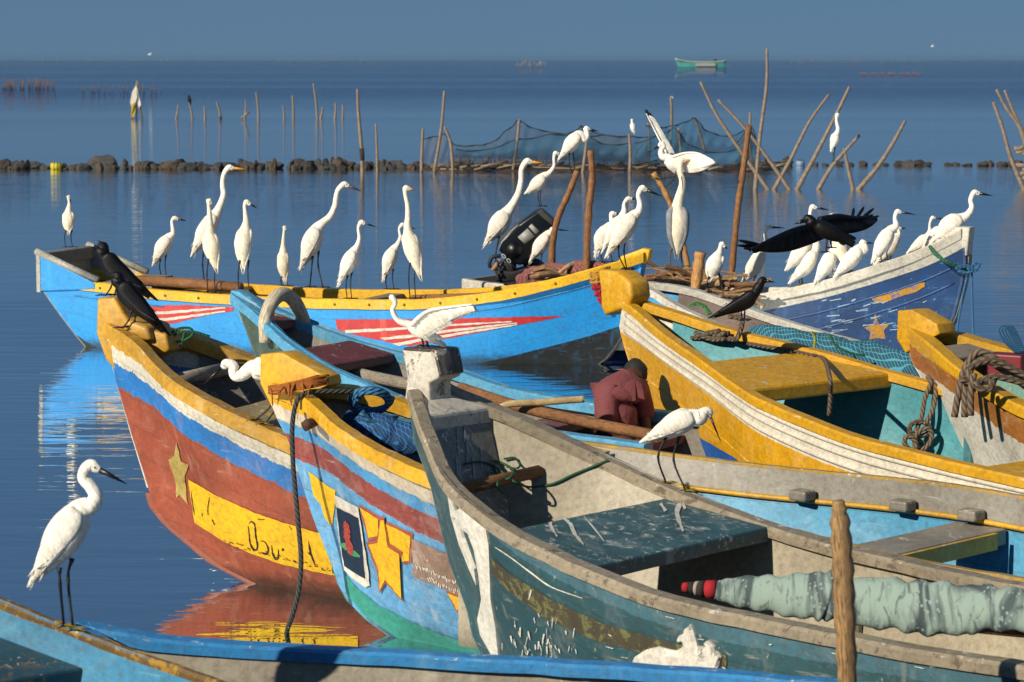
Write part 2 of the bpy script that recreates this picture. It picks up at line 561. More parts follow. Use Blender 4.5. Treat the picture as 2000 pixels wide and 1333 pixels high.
    def prism(s, name, poly, t, mat, bevel=0.012, parent=None, off=0.0, taper=1.0):
        """block in the boat's middle plane: outline (u, z) with half thickness t"""
        n = len(poly)
        V = [s.P(u, off - t, z) for u, z in poly] + [s.P(u, off + t * taper, z) for u, z in poly]
        F = [tuple(range(n)), tuple(range(2 * n - 1, n - 1, -1))] + [(i, n + i, n + (i + 1) % n, (i + 1) % n) for i in range(n)]
        o = obj(name, V, F, mat, parent or s.root, smooth=True, bevel=bevel, bseg=3)
        fixn(o)
        return o
    def thwart(s, u0, u1, z, th, mat, name='thwart', inset=0.03, z1=None, bevel=0.008):
        z1 = z if z1 is None else z1
        V = []
        for zz in (0, -th):
            for u, q in ((u0, z), (u1, z1)):
                h = max(0.01, s.half(u, q - 0.02) - inset)
                for k in range(7):
                    V.append(s.P(u, h * (k / 3 - 1), q + zz + R.uniform(-0.0015, 0.0015)))
        F = []
        for k in range(6):
            F += [(k, k + 1, 7 + k + 1, 7 + k), (14 + k, 21 + k, 21 + k + 1, 14 + k + 1), (k, 14 + k, 14 + k + 1, k + 1), (7 + k, 7 + k + 1, 21 + k + 1, 21 + k)]
        F += [(0, 7, 21, 14), (6, 20, 27, 13)]
        o = obj(name, V, F, mat, s.root, smooth=False, bevel=bevel)
        fixn(o)
        return o
    def strake(s, sd, d0, r, mat, u0=0.05, u1=None, name='rubbing_strake'):
        """half round moulding d0 metres below the gunwale"""
        P = []
        for u in [x for x in s.us if u0 <= x <= (u1 or s.L)]:
            zs = s.Z(u) - 0.008
            v = d0 / (zs - s.ZB)
            P.append(s.skin(sd, u, v))
        V, F, U = tube_data(P, r, 6)
        return obj(name, V, F, mat, s.root, uvs=U)
def fixn(o):
    bm = bmesh.new()
    bm.from_mesh(o.data)
    bmesh.ops.recalc_face_normals(bm, faces=bm.faces)
    bm.to_mesh(o.data)
    bm.free()
def bvh_of(objs):
    V, F = [], []
    for o in objs:
        k = len(V)
        V += [v.co + ORG[o.name] for v in o.data.vertices]
        F += [tuple(i + k for i in p.vertices) for p in o.data.polygons]
    return BVHTree.FromPolygons(V, F)
def hit(tree, px, py):
    d = ray(px, py).normalized()
    h = tree.ray_cast(EYE, d)
    return (h[0], h[1]) if h[0] is not None else None
def decal(boat, name, poly, mat, off=0.004, cuts=2, thick=0.0, on=None, tree=None, label=None, puff=0.0, jit=0.7):
    if thick: jit = 0.0
    """a patch of paint or trim lying on the hull: its outline is picked on the hull's surface"""
    tree = tree or boat_tree(boat)
    bm = bmesh.new()
    rj = random.Random(int(sum(p[0] for p in poly)))
    pj = []                                                     # a brush does not draw straight lines
    for (xa, ya), (xb, yb_) in zip(poly, poly[1:] + poly[:1]):
        m_ = max(1, int(math.hypot(xb - xa, yb_ - ya) / 9))
        for k in range(m_):
            pj.append((xa + (xb - xa) * k / m_ + rj.uniform(-jit, jit) * (k > 0), ya + (yb_ - ya) * k / m_ + rj.uniform(-jit, jit) * (k > 0)))
    vs_ = [bm.verts.new((x, y, 0)) for x, y in pj]
    bm.faces.new(vs_)
    bmesh.ops.triangulate(bm, faces=bm.faces[:])
    for _ in range(cuts):
        bmesh.ops.subdivide_edges(bm, edges=bm.edges[:], cuts=1, use_grid_fill=True)
    bmesh.ops.triangulate(bm, faces=bm.faces[:])
    bm.verts.index_update()
    V, N, ok = [], [], []
    for v in bm.verts:
        h = hit(tree, v.co.x, v.co.y)
        if h:
            n = h[1]
            if n.dot(ray(v.co.x, v.co.y)) > 0: n = -n
            V.append(h[0] + n * off); N.append(n); ok.append(True)
        else:
            V.append(Vector((0, 0, 0))); N.append(Vector((0, 0, 1))); ok.append(False)
    F = []
    for f in bm.faces:
        q = [v.index for v in f.verts]
        if all(ok[i] for i in q):
            n = (V[q[1]] - V[q[0]]).cross(V[q[2]] - V[q[0]])
            if n.dot(N[q[0]]) < 0: q = q[::-1]
            F.append(tuple(q))
    if not F:
        bm.free(); print('decal missed', name); return None
    if thick:                                                   # a cut-out board: give it edges and a back
        k = len(V)
        back = [v - n * (off + 0.002) for v, n in zip(V, N)]
        bd = {i for e in bm.edges if e.is_boundary for i in (e.verts[0].index, e.verts[1].index)}
        V2 = [v + n * (thick - off + (0.0 if i in bd else puff)) for i, (v, n) in enumerate(zip(V, N))] + back
        edges = {}
        for q in F:
            for a, b in zip(q, q[1:] + q[:1]): edges[(a, b)] = edges.get((a, b), 0) + 1
        F2 = F + [(b, a, a + k, b + k) for (a, b) in edges if (b, a) not in edges]
        V, F = V2, F2
    bm.free()
    used = sorted({i for q in F for i in q})
    mp = {a: i for i, a in enumerate(used)}
    o = obj(name, [V[i] for i in used], [tuple(mp[i] for i in q) for q in F], mat, boat.root, smooth=not thick)
    if label: o['label'] = label
    return o
_trees = {}
def boat_tree(b):
    if b.k not in _trees: _trees[b.k] = bvh_of([b.hull])
    return _trees[b.k]
def strokes(boat, name, lines, mat, off=0.007, tree=None, each=False):
    """brush lettering: polylines (points, width) laid on the hull as one part"""
    tree = tree or boat_tree(boat)
    if each:
        for ln in lines: strokes(boat, name, [ln], mat, off, tree)
        return
    V, F = [], []
    for pts, w in lines:
        P = crom([p for p in pts], 5)
        k0, rows = len(V), 0
        for i, p in enumerate(P):
            q, r = P[max(0, i - 1)], P[min(len(P) - 1, i + 1)]
            dx, dy = r[0] - q[0], r[1] - q[1]
            L = math.hypot(dx, dy) or 1
            ww = w * (0.55 + 0.6 * abs(sin(i * 1.7 + p[0])) ) / 2 * (1 if len(P) < 8 else min(1, 0.45 + 2.2 * min(i, len(P) - 1 - i) / len(P)))
            hs = []
            for sg in (-1, 1):
                h = hit(tree, p[0] - dy / L * ww * sg, p[1] + dx / L * ww * sg)
                if h:
                    n = h[1] if h[1].dot(ray(*p)) < 0 else -h[1]
                    hs.append(h[0] + n * off)
            if len(hs) == 2:
                V += hs; rows += 1
        for i in range(rows - 1):
            a = k0 + 2 * i
            F.append((a, a + 1, a + 3, a + 2))
    if not F: print('strokes missed', name); return None
    o = obj(name, V, F, mat, boat.root, smooth=False)
    if len(lines) > 1: o['kind'] = 'stuff'
    return o
WOOD_GREY = wood('weathered_wood', '#5b5046', '#a39a8a')
WOOD_BROWN = wood('brown_pole_wood', '#4a2c18', '#9a6a3c')
WOOD_LIGHT = wood('cut_wood', '#7a5028', '#c8965a')
MAROON = paint('#6e2f28', chip='#9c7a70', chips=0.68)
DARK = plain('dark_paint', '#14161a', 0.6)
RUST = plain('rust', '#5a3420', 0.8, 0.6, 60, 0.5, '#1c0e08')

def stemstrip(b, z0, z1, mat, w=0.05, proud=0.015, t=0.03, name='stem'):
    zs = [z0 + (z1 - z0) * i / 14 for i in range(15)]
    poly = [(b.stemu(z) - proud, z) for z in zs] + [(b.stemu(z) + w, z) for z in zs[::-1]]
    return b.prism(name, poly, t, mat, bevel=0.006)

# --- bright blue boat, broadside, yellow rail
A = Boat('A', 'bright blue boat with yellow gunwale and red striped wedges, lying broadside',
         bands('blue_hull', [(0.075, '#e8b400'), (0.62, '#0890da'), (3, '#15181c')], ragged=0.004, chip='#3aa8e4', chips=0.70, wear=0.25, stain=0.2),
         paint('#8a867c', chip='#c8c2b4'), paint('#e6b000', chips=0.68, stain=0.3), rw=0.09, rh=0.085, ui=0.2, sole=0.12)
A.strake(-1, 0.14, 0.008, paint('#1184c4'), 0.05, 1.4)
A.strake(-1, 0.14, 0.008, paint('#1184c4'), 4.2, 5.4)
A.prism('stem_head', [(-0.05, 0.99), (0.02, 1.0), (0.22, 0.925), (0.24, 0.87), (0.02, 0.86), (-0.03, 0.9)], 0.05, paint('#e6b000', chips=0.68, stain=0.3), 0.015)
# raised stern box
AW = paint('#a8a69c', chip='#6a665c', chips=0.6)
for sd in (-1, 1):
    V = []
    for u, z in ((5.02, A.Z(5.02) - 0.01), (5.62, 0.84), (5.62, 0.50), (5.02, A.Z(5.02) - 0.06)):
        for t in (0.012, -0.035):
            V.append(A.P(u, sd * (A.half(u, min(z, A.Z(u))) + t + 0.012), z))
    fixn(obj('quarter_board', V, [(0, 2, 4, 6), (1, 7, 5, 3), (0, 1, 3, 2), (2, 3, 5, 4), (4, 5, 7, 6), (6, 7, 1, 0)], paint('#0890da', chip='#3aa8e4', chips=0.72, stain=0.2) if sd == -1 else AW, A.root, smooth=False, bevel=0.006))
    P = [A.P(u, sd * (A.half(5.0, A.Z(u)) + 0.0), z + 0.012) for u, z in ((5.0, A.Z(5.0) + 0.01), (5.3, 0.72), (5.63, 0.85))]
    tube('quarter_rail', P, 0.032, AW, A.root, 6)
h = A.half(5.6, 0.6) + 0.03
obj('stern_board', *box_data(A.P(5.60, 0, 0.67), A.e * 0.022, A.n * h, (0, 0, 0.18))[:2], AW, A.root, smooth=False, bevel=0.006)
obj('stern_beam', *box_data(A.P(5.565, 0, 0.79), A.e * 0.025, A.n * (h - 0.03), (0, 0, 0.055))[:2], WOOD_GREY, A.root, smooth=False, bevel=0.006)
A.thwart(4.72, 5.0, 0.60, 0.05, WOOD_GREY)
A.thwart(3.9, 4.05, 0.53, 0.04, paint('#e6b000'))
for u in (1.2, 2.4):
    A.thwart(u, u + 0.16, 0.50, 0.04, WOOD_GREY)
tube('gunwale_pole', [A.P(4.75, -0.2, 0.60), A.P(4.1, -0.30, 0.595), A.P(3.62, -0.38, 0.585)], [0.045, 0.05, 0.045], WOOD_BROWN, A.root)
tube('gunwale_pole', [A.P(2.0, -0.36, 0.535), A.P(1.4, -0.35, 0.565), A.P(0.85, -0.28, 0.645)], [0.035, 0.04, 0.03], WOOD_BROWN, A.root)
RED = paint('#c01c20', chip='#e08070', chips=0.70, stain=0.3)
WHT = paint('#d9d2c2', chip='#b04038', chips=0.66, stain=0.35)
decal(A, 'red_wedge', [(276, 598), (360, 596), (458, 600), (455, 608), (400, 617), (338, 632), (300, 634)], RED, 0.004)
for y0, y1 in ((608, 600), (621, 607)):
    decal(A, 'white_stripe', [(282, y0 + 2), (330, y0), (440, y1), (441, y1 + 3), (332, y0 + 5), (284, y0 + 7)], WHT, 0.007, 1)
decal(A, 'red_wedge', [(655, 624), (780, 624), (900, 622), (1104, 617), (1050, 628), (960, 645), (866, 663), (800, 677), (716, 660), (660, 645)], RED, 0.004, 3)
for pts in ([(674, 645), (760, 641), (870, 634), (1000, 627), (1000, 629), (870, 638), (760, 646), (676, 651)],
            [(742, 660), (800, 654), (900, 641), (1010, 630), (1010, 632), (902, 646), (800, 660), (752, 664)],
            [(766, 671), (830, 660), (930, 644), (1010, 633), (1010, 635), (932, 648), (832, 665), (780, 676)]):
    decal(A, 'white_stripe', pts, WHT, 0.007, 1)

BOLT = plain('bolt_head', '#8a6a10', 0.6, 0.5, 40)
for i in range(15):
    u = 0.35 + i * 0.33
    c_ = A.P(u, -(A.B(u) + 0.019), A.Z(u) - 0.045)
    tube('bolt', [c_ + A.n * 0.004, c_ - A.n * 0.006], [0.013, 0.011], BOLT, A.root, 8)
# --- boat with ochre gunwale, white, blue and rust bands
OCH = paint('#bf8f22', chip='#d8cbb0', chips=0.66, stain=0.45)
B = Boat('B', 'boat with ochre rail, white, blue and rust bands and yellow lettered panel',
         bands('banded_hull', [(0.105, '#c79624'), (0.185, '#d9d2c0'), (0.325, '#1f78c4'), (3, '#9c4a30')], ragged=0.04, chip='#c89a80', chips=0.69),
         paint('#6b665e', chip='#948c80'), OCH, rw=0.11, rh=0.07, proud=0.022, ui=0.34, sole=0.2)
B.prism('stem_head', [(-0.052, 1.40), (0.05, 1.408), (0.10, 1.33), (0.14, 1.275), (0.34, 1.235), (0.36, 1.15), (0.06, 1.02), (-0.01, 1.09), (-0.062, 1.22)], 0.075, OCH, 0.014)
B.prism('step_block', [(0.12, 1.31), (0.26, 1.27), (0.28, 1.20), (0.12, 1.20)], 0.12, OCH, 0.02)
stemstrip(B, 1.06, 0.44, paint('#d9d4c6', chips=0.66), 0.035, 0.020, 0.034)
stemstrip(B, 0.42, -0.1, paint('#8e4834', chip='#4a4440', chips=0.62), 0.05, 0.028, 0.045, 'forefoot')
tube('cross_beam', [B.P(0.50, -0.36, 1.03), B.P(0.5, 0.36, 1.03)], 0.035, WOOD_GREY, B.root)
B.thwart(0.78, 0.99, 0.90, 0.06, paint('#a89468', chip='#d0b040', chips=0.6), z1=0.85)
YEL = paint('#e8b400', chip='#3a3020', chips=0.70, stain=0.2, wear=0.1)
decal(B, 'name_panel', [(369, 936), (420, 966), (500, 1002), (560, 1022), (640, 1045), (700, 1058), (700, 1128), (640, 1121), (560, 1104), (500, 1084), (440, 1058), (381, 1020), (375, 980)], YEL, 0.005, 3)
OLD = paint('#b09a50', chip='#8a7030', chips=0.6)
decal(B, 'painted_star', [(346, 862), (355, 901), (370, 908), (362, 930), (368, 985), (352, 966), (346, 972), (344, 940), (330, 898), (341, 900)], OLD, 0.005, 1)
INK = plain('black_brushwork', '#0c0a08', 0.7)
strokes(B, 'brush_lettering', [
    ([(487, 1022), (493, 1018), (499, 1024), (501, 1045), (504, 1062), (503, 1072), (497, 1072), (490, 1060), (488, 1040), (486, 1026)], 3.2),
    ([(511, 1055), (519, 1058), (525, 1070), (523, 1081), (514, 1080)], 3.0), ([(532, 1064), (534, 1080), (540, 1091), (545, 1088), (545, 1072)], 3.0),
    ([(552, 1072), (556, 1073)], 5.0), ([(588, 1070), (590, 1084), (594, 1099)], 2.6), ([(604, 1056), (608, 1078), (617, 1103)], 3.2), ([(604, 1078), (611, 1086)], 2.6),
    ([(375, 959), (378, 984), (382, 1006)], 1.8), ([(411, 970), (408, 990), (408, 1006)], 1.8), ([(396, 1001), (397, 1008)], 1.6), ([(416, 1014), (421, 1024)], 2.4),
    ([(505, 1013), (519, 1014)], 1.6), ([(566, 1026), (572, 1034)], 1.6)], INK, each=True)
strokes(B, 'peeled_flecks', [([(x, y), (x + R.uniform(2, 7), y + R.uniform(1, 3))], R.uniform(0.8, 1.8)) for x, y in
    [(440 + i * 4.2 + R.uniform(-4, 4), 1058 + i * 1.12 + R.uniform(-5, 3)) for i in range(58)]], INK, 0.0075)

# --- boat with painted star, poster and turquoise stem
YEL2 = paint('#d6a010', chip='#d8cbb0', chips=0.68, stain=0.35)
Cb = Boat('C', 'boat with yellow rail, painted yellow stars and small framed picture on its bow',
         bands('star_hull', [(0.085, '#d8a312'), (0.165, '#d0c2ac'), (0.235, '#4f98cc'), (0.36, '#94463e'), (3, '#5f9ecb')], ragged=0.03, chip='#cfc4b2', chips=0.70),
         paint('#2c6a86', chip='#86a8b0'), YEL2, rw=0.10, rh=0.06, proud=0.02, ui=0.28, sole=0.25)
Cb.prism('stem_head', [(-0.07, 1.246), (0.05, 1.262), (0.29, 1.165), (0.30, 1.125), (0.12, 1.04), (-0.008, 1.0), (-0.074, 1.112)], 0.062, YEL2, 0.007)
TURQ = paint('#2f8f80', chip='#70b8a8', chips=0.70)
stemstrip(Cb, 1.0, -0.1, TURQ, 0.045, 0.015, 0.036)
Cb.thwart(1.05, 1.25, 0.72, 0.05, paint('#a89878'))
decal(Cb, 'keel_band', [(672, 1118), (700, 1150), (740, 1182), (800, 1212), (860, 1238), (940, 1262), (940, 1300), (840, 1276), (775, 1244), (712, 1200), (678, 1160)], TURQ, 0.005, 3)
STAR = paint('#e0ac0c', chip='#5a4a20', chips=0.70, stain=0.2, wear=0.1)
EDGE = paint('#a8503c', chips=0.75)
decal(Cb, 'yellow_patch', [(604, 920), (640, 948), (657, 958), (654, 1000), (650, 1030), (636, 1012), (628, 985), (614, 968)], STAR, 0.005, 2)
def outlined(b, name, poly, m1, m2, grow, o0=0.005):
    cx, cy = sum(p[0] for p in poly) / len(poly), sum(p[1] for p in poly) / len(poly)
    decal(b, name + '_outline', [(x + (x - cx) / math.hypot(x - cx, y - cy) * grow, y + (y - cy) / math.hypot(x - cx, y - cy) * grow) for x, y in poly], m2, o0, 2)
    decal(b, name, poly, m1, o0 + 0.003, 2)
outlined(Cb, 'yellow_patch', [(705, 990), (741, 1013), (742, 1046), (722, 1050), (716, 1020)], STAR, EDGE, 6)
outlined(Cb, 'yellow_patch', [(756, 1022), (804, 1046), (802, 1094), (788, 1096), (784, 1076), (762, 1060)], STAR, EDGE, 6)
outlined(Cb, 'painted_star', [(748, 1014), (754, 1014), (762, 1066), (784, 1080), (769, 1110), (775, 1128), (788, 1168), (757, 1130), (746, 1152), (744, 1110), (724, 1062), (742, 1058)], STAR, EDGE, 7, 0.011)
outlined(Cb, 'painted_triangle', [(876, 1157), (911, 1170), (895, 1191)], STAR, EDGE, 6)
decal(Cb, 'lettered_board', [(806, 1052), (900, 1092), (940, 1110), (940, 1180), (880, 1156), (808, 1126)], paint('#9a7c6a', chip='#d8ccc0', chips=0.66), 0.005, 2)
strokes(Cb, 'faded_lettering', [([(x, y), (x + R.uniform(-2, 4), y + R.uniform(4, 9))], R.uniform(1.2, 2.4)) for x, y in
    [(814 + i * 3.4, 1100 + i * 1.5 + R.uniform(-3, 3)) for i in range(24)] + [(838 + i * 3.6, 1126 + i * 1.6 + R.uniform(-3, 3)) for i in range(20)]], plain('faded_white', '#cfc6ba', 0.8), 0.0085)
decal(Cb, 'picture_frame', [(657, 966), (676, 976), (703, 990), (711, 1040), (722, 1110), (725, 1142), (716, 1147), (690, 1128), (675, 1112), (664, 1040)], paint('#d6cfc2', chips=0.7), 0.010, 2)
pic = [(661, 989), (704, 1010), (712, 1070), (717, 1129), (697, 1118), (676, 1104), (668, 1050)]
decal(Cb, 'picture', pic, plain('picture_blue', '#1c3048', 0.5, 0.5, 40, 0.1), 0.013, 2)
strokes(Cb, 'picture_shore', [([(668, 1060), (680, 1066), (694, 1078), (708, 1085)], 11)], plain('picture_green', '#3f8a58', 0.6), 0.015)
strokes(Cb, 'picture_figure', [([(679, 1016), (683, 1030), (684, 1050), (689, 1070), (692, 1082)], 13)], plain('picture_red', '#c0483c', 0.6, 0.6, 90), 0.017)
tube('bolt', [at(612, 826, 11.3), at(600, 828, 11.18)], [0.022, 0.022], RUST, Cb.root, 8)
h = hit(boat_tree(Cb), 610, 826)
if h: tube('bolt', [h[0] - h[1] * 0.03, h[0] + (h[1] if h[1].y < 0 else -h[1]) * 0.045], [0.024, 0.024], RUST, Cb.root, 8)

# --- weathered teal and beige boat
D = Boat('D', 'weathered teal boat with chipped beige interior and blunt white stem head',
         bands('teal_hull', [(0.02, '#6a6a60'), (0.10, '#3f6a78'), (3, '#27525a')], ragged=0.02, chip='#b8b4a4', chips=0.665, wear=0.45),
         paint('#a89e88', chip='#8a7a60', chips=0.62, stain=0.35), paint('#9a8e78', chip='#5a4c3c', chips=0.585, stain=0.5), rw=0.085, rh=0.045, ui=0.13, sole=0.16)
WCHIP = paint('#cfc8ba', chip='#4c4036', chips=0.60, stain=0.3)
D.prism('stem_head', [(-0.095, 1.392), (0.10, 1.398), (0.125, 1.31), (0.115, 1.285), (0.06, 1.262), (0.065, 1.18), (-0.08, 1.18), (-0.066, 1.28)], 0.070, WCHIP, 0.010)
D.prism('stem_cap', [(-0.085, 1.400), (0.095, 1.4055), (0.095, 1.390), (-0.085, 1.386)], 0.070, paint('#4a4038', chip='#b8b0a4', chips=0.58), 0.004)
D.prism('stem_cap', [(0.03, 1.401), (0.104, 1.403), (0.131, 1.305), (0.121, 1.295), (0.09, 1.385)], 0.070, paint('#4a4038', chip='#b8b0a4', chips=0.58), 0.003)
D.thwart(0.005, 0.17, 1.215, 0.07, WCHIP, 'breasthook', z1=1.145, inset=0.0, bevel=0.012)
D.thwart(0.15, 0.42, 1.13, 0.03, paint('#80807c', chip='#c0bcb2', chips=0.6), 'apron', z1=0.42, inset=0.03, bevel=0.004)
TEAL = paint('#2f5a60', chip='#c8c8c0', chips=0.62, wear=0.7)
D.thwart(0.86, 1.36, 0.80, 0.06, TEAL, z1=0.735)
tube('cross_pole', [D.P(0.40, -0.30, 0.875), D.P(0.37, 0.27, 0.885)], 0.027, WOOD_BROWN, D.root)
for u in (1.75, 2.9):
    for sd in (1,):
        h = D.half(u, 0.4)
        obj('frame_rib', *box_data(D.P(u, sd * (h - 0.055), 0.36), D.e * 0.05, D.n * 0.03, (0, 0, 0.21))[:2], paint('#b5aa92', chips=0.7), D.root, smooth=False, bevel=0.02)
decal(D, 'faded_band', [(962, 1090), (1000, 1122), (1080, 1172), (1180, 1218), (1300, 1252), (1420, 1280), (1420, 1306), (1290, 1284), (1160, 1250), (1060, 1204), (990, 1150), (964, 1122)], paint('#4a4432', chip='#6a6a3c', chips=0.55), 0.005, 3)
CREAM = paint('#e2ddd0', chip='#8a7c64', chips=0.72, stain=0.25)
decal(D, 'cut_out_ornament', [(886, 1004), (908, 986), (934, 1000), (952, 1030), (958, 1062), (960, 1110), (962, 1170), (972, 1225), (977, 1282), (962, 1276), (942, 1240), (936, 1210), (944, 1170), (938, 1120), (930, 1075), (918, 1042), (896, 1025)], CREAM, 0.005, 2, thick=0.010, puff=0.008)
decal(D, 'stem_batten', [(876, 948), (882, 948), (894, 1000), (908, 1050), (930, 1110), (934, 1142), (920, 1110), (900, 1060), (884, 1005)], CREAM, 0.005, 1, thick=0.010)
decal(D, 'cut_out_ornament', [(1234, 1304), (1244, 1282), (1266, 1268), (1290, 1262), (1312, 1268), (1326, 1270), (1338, 1262), (1336, 1254), (1327, 1254), (1330, 1241), (1340, 1236), (1347, 1240), (1347, 1224), (1353, 1218), (1360, 1238), (1366, 1262), (1364, 1284), (1372, 1296), (1388, 1292), (1392, 1280), (1384, 1262), (1380, 1254), (1386, 1250), (1398, 1262), (1402, 1280), (1400, 1292), (1406, 1276), (1412, 1282), (1408, 1300), (1402, 1318), (1340, 1318), (1280, 1310)], CREAM, 0.005, 2, thick=0.012, puff=0.012)
strokes(D, 'white_lettering', [([(1536, 1320), (1536, 1330)], 7), ([(1550, 1322), (1558, 1328)], 6), ([(1576, 1328), (1584, 1324), (1592, 1330)], 6), ([(1622, 1330), (1636, 1332)], 7)], CREAM, 0.008, each=True)
sc = [([(970, 1068), (1000, 1088), (1040, 1118), (1080, 1146), (1140, 1168)], 2.6)]
for i in range(60):
    x, y = R.gauss(1055, 45), R.gauss(1255, 30)
    sc.append(([(x, y), (x + R.uniform(-2, 2), y + R.uniform(1, 4)), (x + R.uniform(-4, 4), y + R.uniform(4, 20))], R.choice([0.8, 1.2, 1.6, 3.0])))
for i in range(26):
    x, y = R.uniform(1150, 1900), R.uniform(1200, 1310)
    sc.append(([(x, y), (x + R.uniform(5, 18), y + R.uniform(0, 5))], R.uniform(0.8, 1.8)))
strokes(D, 'paint_splashes', sc, CREAM, 0.0075)

strokes(D, 'dropping_streak', [([(1066, 1008), (1074, 1022), (1078, 1034), (1088, 1050)], 6), ([(1100, 1014), (1114, 1026), (1122, 1044), (1140, 1066)], 7), ([(1140, 1010), (1165, 1040), (1180, 1060)], 3), ([(1312, 974), (1326, 985), (1322, 1005), (1334, 1040)], 9), ([(1330, 978), (1338, 996)], 5), ([(1290, 985), (1300, 1000)], 6), ([(1010, 1006), (1040, 1024)], 5)], paint('#d8d6cc', chips=0.6), 0.004, tree=bvh_of([c for c in D.root.children if c.name.startswith('thwart')]), each=True)
strokes(D, 'dropping_streak', [([(x, y), (x + R.uniform(-4, 8), y + R.uniform(20, 60))], R.uniform(2, 5)) for x, y in [(R.uniform(885, 945), R.uniform(800, 900)) for _ in range(9)]], paint('#9aa0a4', chips=0.6), 0.004, tree=bvh_of([c for c in D.root.children if c.name.startswith(('apron', 'inner'))]))
# --- big yellow boat with white moulded band
YB = paint('#cf9a08', chip='#e0c878', chips=0.71, stain=0.3, wear=0.15)
H = Boat('H', 'big yellow boat with white moulded band, turquoise inside, blunt yellow stem block',
         bands('yellow_hull', [(0.035, '#d29c08'), (0.185, '#d8d1c0'), (0.62, '#d49c08'), (3, '#0a5cb0')], ragged=0.006, chip='#e8d8b0', chips=0.71, stain=0.25, wear=0.15),
         paint('#3d8f9a', chip='#8ac0c4', chips=0.70, stain=0.3), YB, rw=0.085, rh=0.05, ui=0.2, sole=0.15)
WB = paint('#d8d1c0', chip='#9a9080', chips=0.68, stain=0.3)
for d in (0.06, 0.105, 0.16):
    H.strake(-1, d, 0.013, WB, 0.03)
H.strake(-1, 0.40, 0.006, YB, 0.15)
H.prism('stem_head', [(-0.21, 1.338), (-0.02, 1.335), (0.085, 1.275), (0.10, 1.19), (0.06, 1.13), (-0.15, 1.06), (-0.18, 1.12), (-0.185, 1.216)], 0.082, YB, 0.022)
stemstrip(H, 1.10, 0.86, WB, 0.06, 0.02, 0.04)
H.thwart(1.02, 1.58, 0.915, 0.085, YB, z1=0.83, bevel=0.015)
H.thwart(3.0, 3.3, 0.56, 0.06, YB)
for u in (2.1, 3.0, 3.9):
    h = H.half(u, 0.4)
    obj('frame_rib', *box_data(H.P(u, h - 0.06, 0.36), H.e * 0.03, H.n * 0.025, (0, 0, 0.2))[:2], paint('#357f8c'), H.root, smooth=False, bevel=0.015)
decal(H, 'blue_bottom', [(1262, 783), (1275, 797), (1340, 838), (1440, 897), (1440, 930), (1250, 930)], paint('#0a5cb4', chips=0.75), 0.004, 2)

# --- blue railed boat with maroon thwarts
LB = paint('#4f9cc4', chip='#a8c4cc', chips=0.67, stain=0.35)
Fb = Boat('F', 'boat with light blue rails, maroon thwarts and pale wooden hoop in its bow',
         bands('grey_green_hull', [(0.03, '#4f9cc4'), (3, '#46584c')], chip='#7a8478'), paint('#7f7a70', chip='#b8b0a0', chips=0.66), LB, rw=0.10, rh=0.06, proud=0.02, ui=0.25, sole=0.14)
Fb.prism('stem_head', [(-0.02, 1.205), (0.05, 1.20), (0.22, 1.11), (0.2, 1.02), (0.06, 1.0)], 0.05, LB, 0.012)
Fb.transom.data.materials[0] = paint('#0a5cb4', chips=0.75)
Fb.thwart(0.10, 0.36, 1.125, 0.05, MAROON, 'foredeck', z1=1.03, inset=0.045)
Fb.thwart(0.66, 0.93, 0.915, 0.055, MAROON, z1=0.835, inset=-0.01, bevel=0.012)
Fb.thwart(1.95, 2.2, 0.52, 0.05, MAROON)
Fb.thwart(2.55, 2.8, 0.47, 0.05, MAROON)
hp = [(0.34, -0.17, 0.92), (0.34, -0.165, 1.06), (0.345, -0.10, 1.16), (0.35, 0.0, 1.195), (0.36, 0.10, 1.14), (0.385, 0.165, 1.0), (0.40, 0.185, 0.87)]
hp = crom([tuple(Fb.P(u, o, z)) for u, o, z in hp], 5)
tube('bow_hoop', hp, [0.036 + 0.008 * sin(pi * i / len(hp)) for i in range(len(hp))], wood('bleached_hoop', '#7a6c56', '#d8ccb4'), Fb.root, 10)

# --- boat with grey upper strakes and pale blue inside
G = Boat('G', 'grey and pale blue boat with yellow edged thwart behind the teal boat',
         paint('#8a8478'), bands('grey_blue_inside', [(0.135, '#8c877c'), (0.15, '#d4a010'), (3, '#4a9cc4')], ragged=0.003, chip='#b8c4c4', chips=0.68, stain=0.35), paint('#b08e3c', chip='#8a8070', chips=0.56), rw=0.05, rh=0.03, ui=0.15, sole=0.1)
V = []
stg = []
for sd in (1, -1):
    P = [G.P(u, sd * (G.half(u, G.Z(u) - 0.14) - 0.05), G.Z(u) - 0.14) for u in [x for x in G.us if 0.25 < x < 4.1]]
    tube('stringer', P, 0.013, paint('#d4a010'), G.root, 6)
YG = paint('#d0a010', chips=0.7)
o_ = G.thwart(2.10, 2.36, 0.525, 0.075, paint('#8a8478', chip='#a89a80', chips=0.64), inset=0.05)
V = [G.P(2.365, q * 0.55, z) for q, z in ((-1, 0.52), (1, 0.52), (1, 0.447), (-1, 0.447))] + [G.P(2.385, q * 0.55, z) for q, z in ((-1, 0.52), (1, 0.52), (1, 0.447), (-1, 0.447))]
fixn(obj('thwart_edge', V, [(0, 1, 2, 3), (7, 6, 5, 4), (0, 4, 5, 1), (1, 5, 6, 2), (2, 6, 7, 3), (3, 7, 4, 0)], YG, G.root, smooth=False))
for u in (1.35, 1.85, 2.2):
    h = G.half(u, G.Z(u) - 0.1)
    obj('frame_knee', *box_data(G.P(u, h - 0.085, G.Z(u) - 0.11), G.e * 0.05, G.n * 0.045, (0, 0, 0.025))[:2], paint('#8a8478'), G.root, smooth=False, bevel=0.012)
tube('cloth_roll', [G.P(2.2, -0.1, 0.2), G.P(2.5, 0.15, 0.28), G.P(2.7, 0.2, 0.2)], [0.05, 0.1, 0.05], paint('#6fa8b8'), G.root)

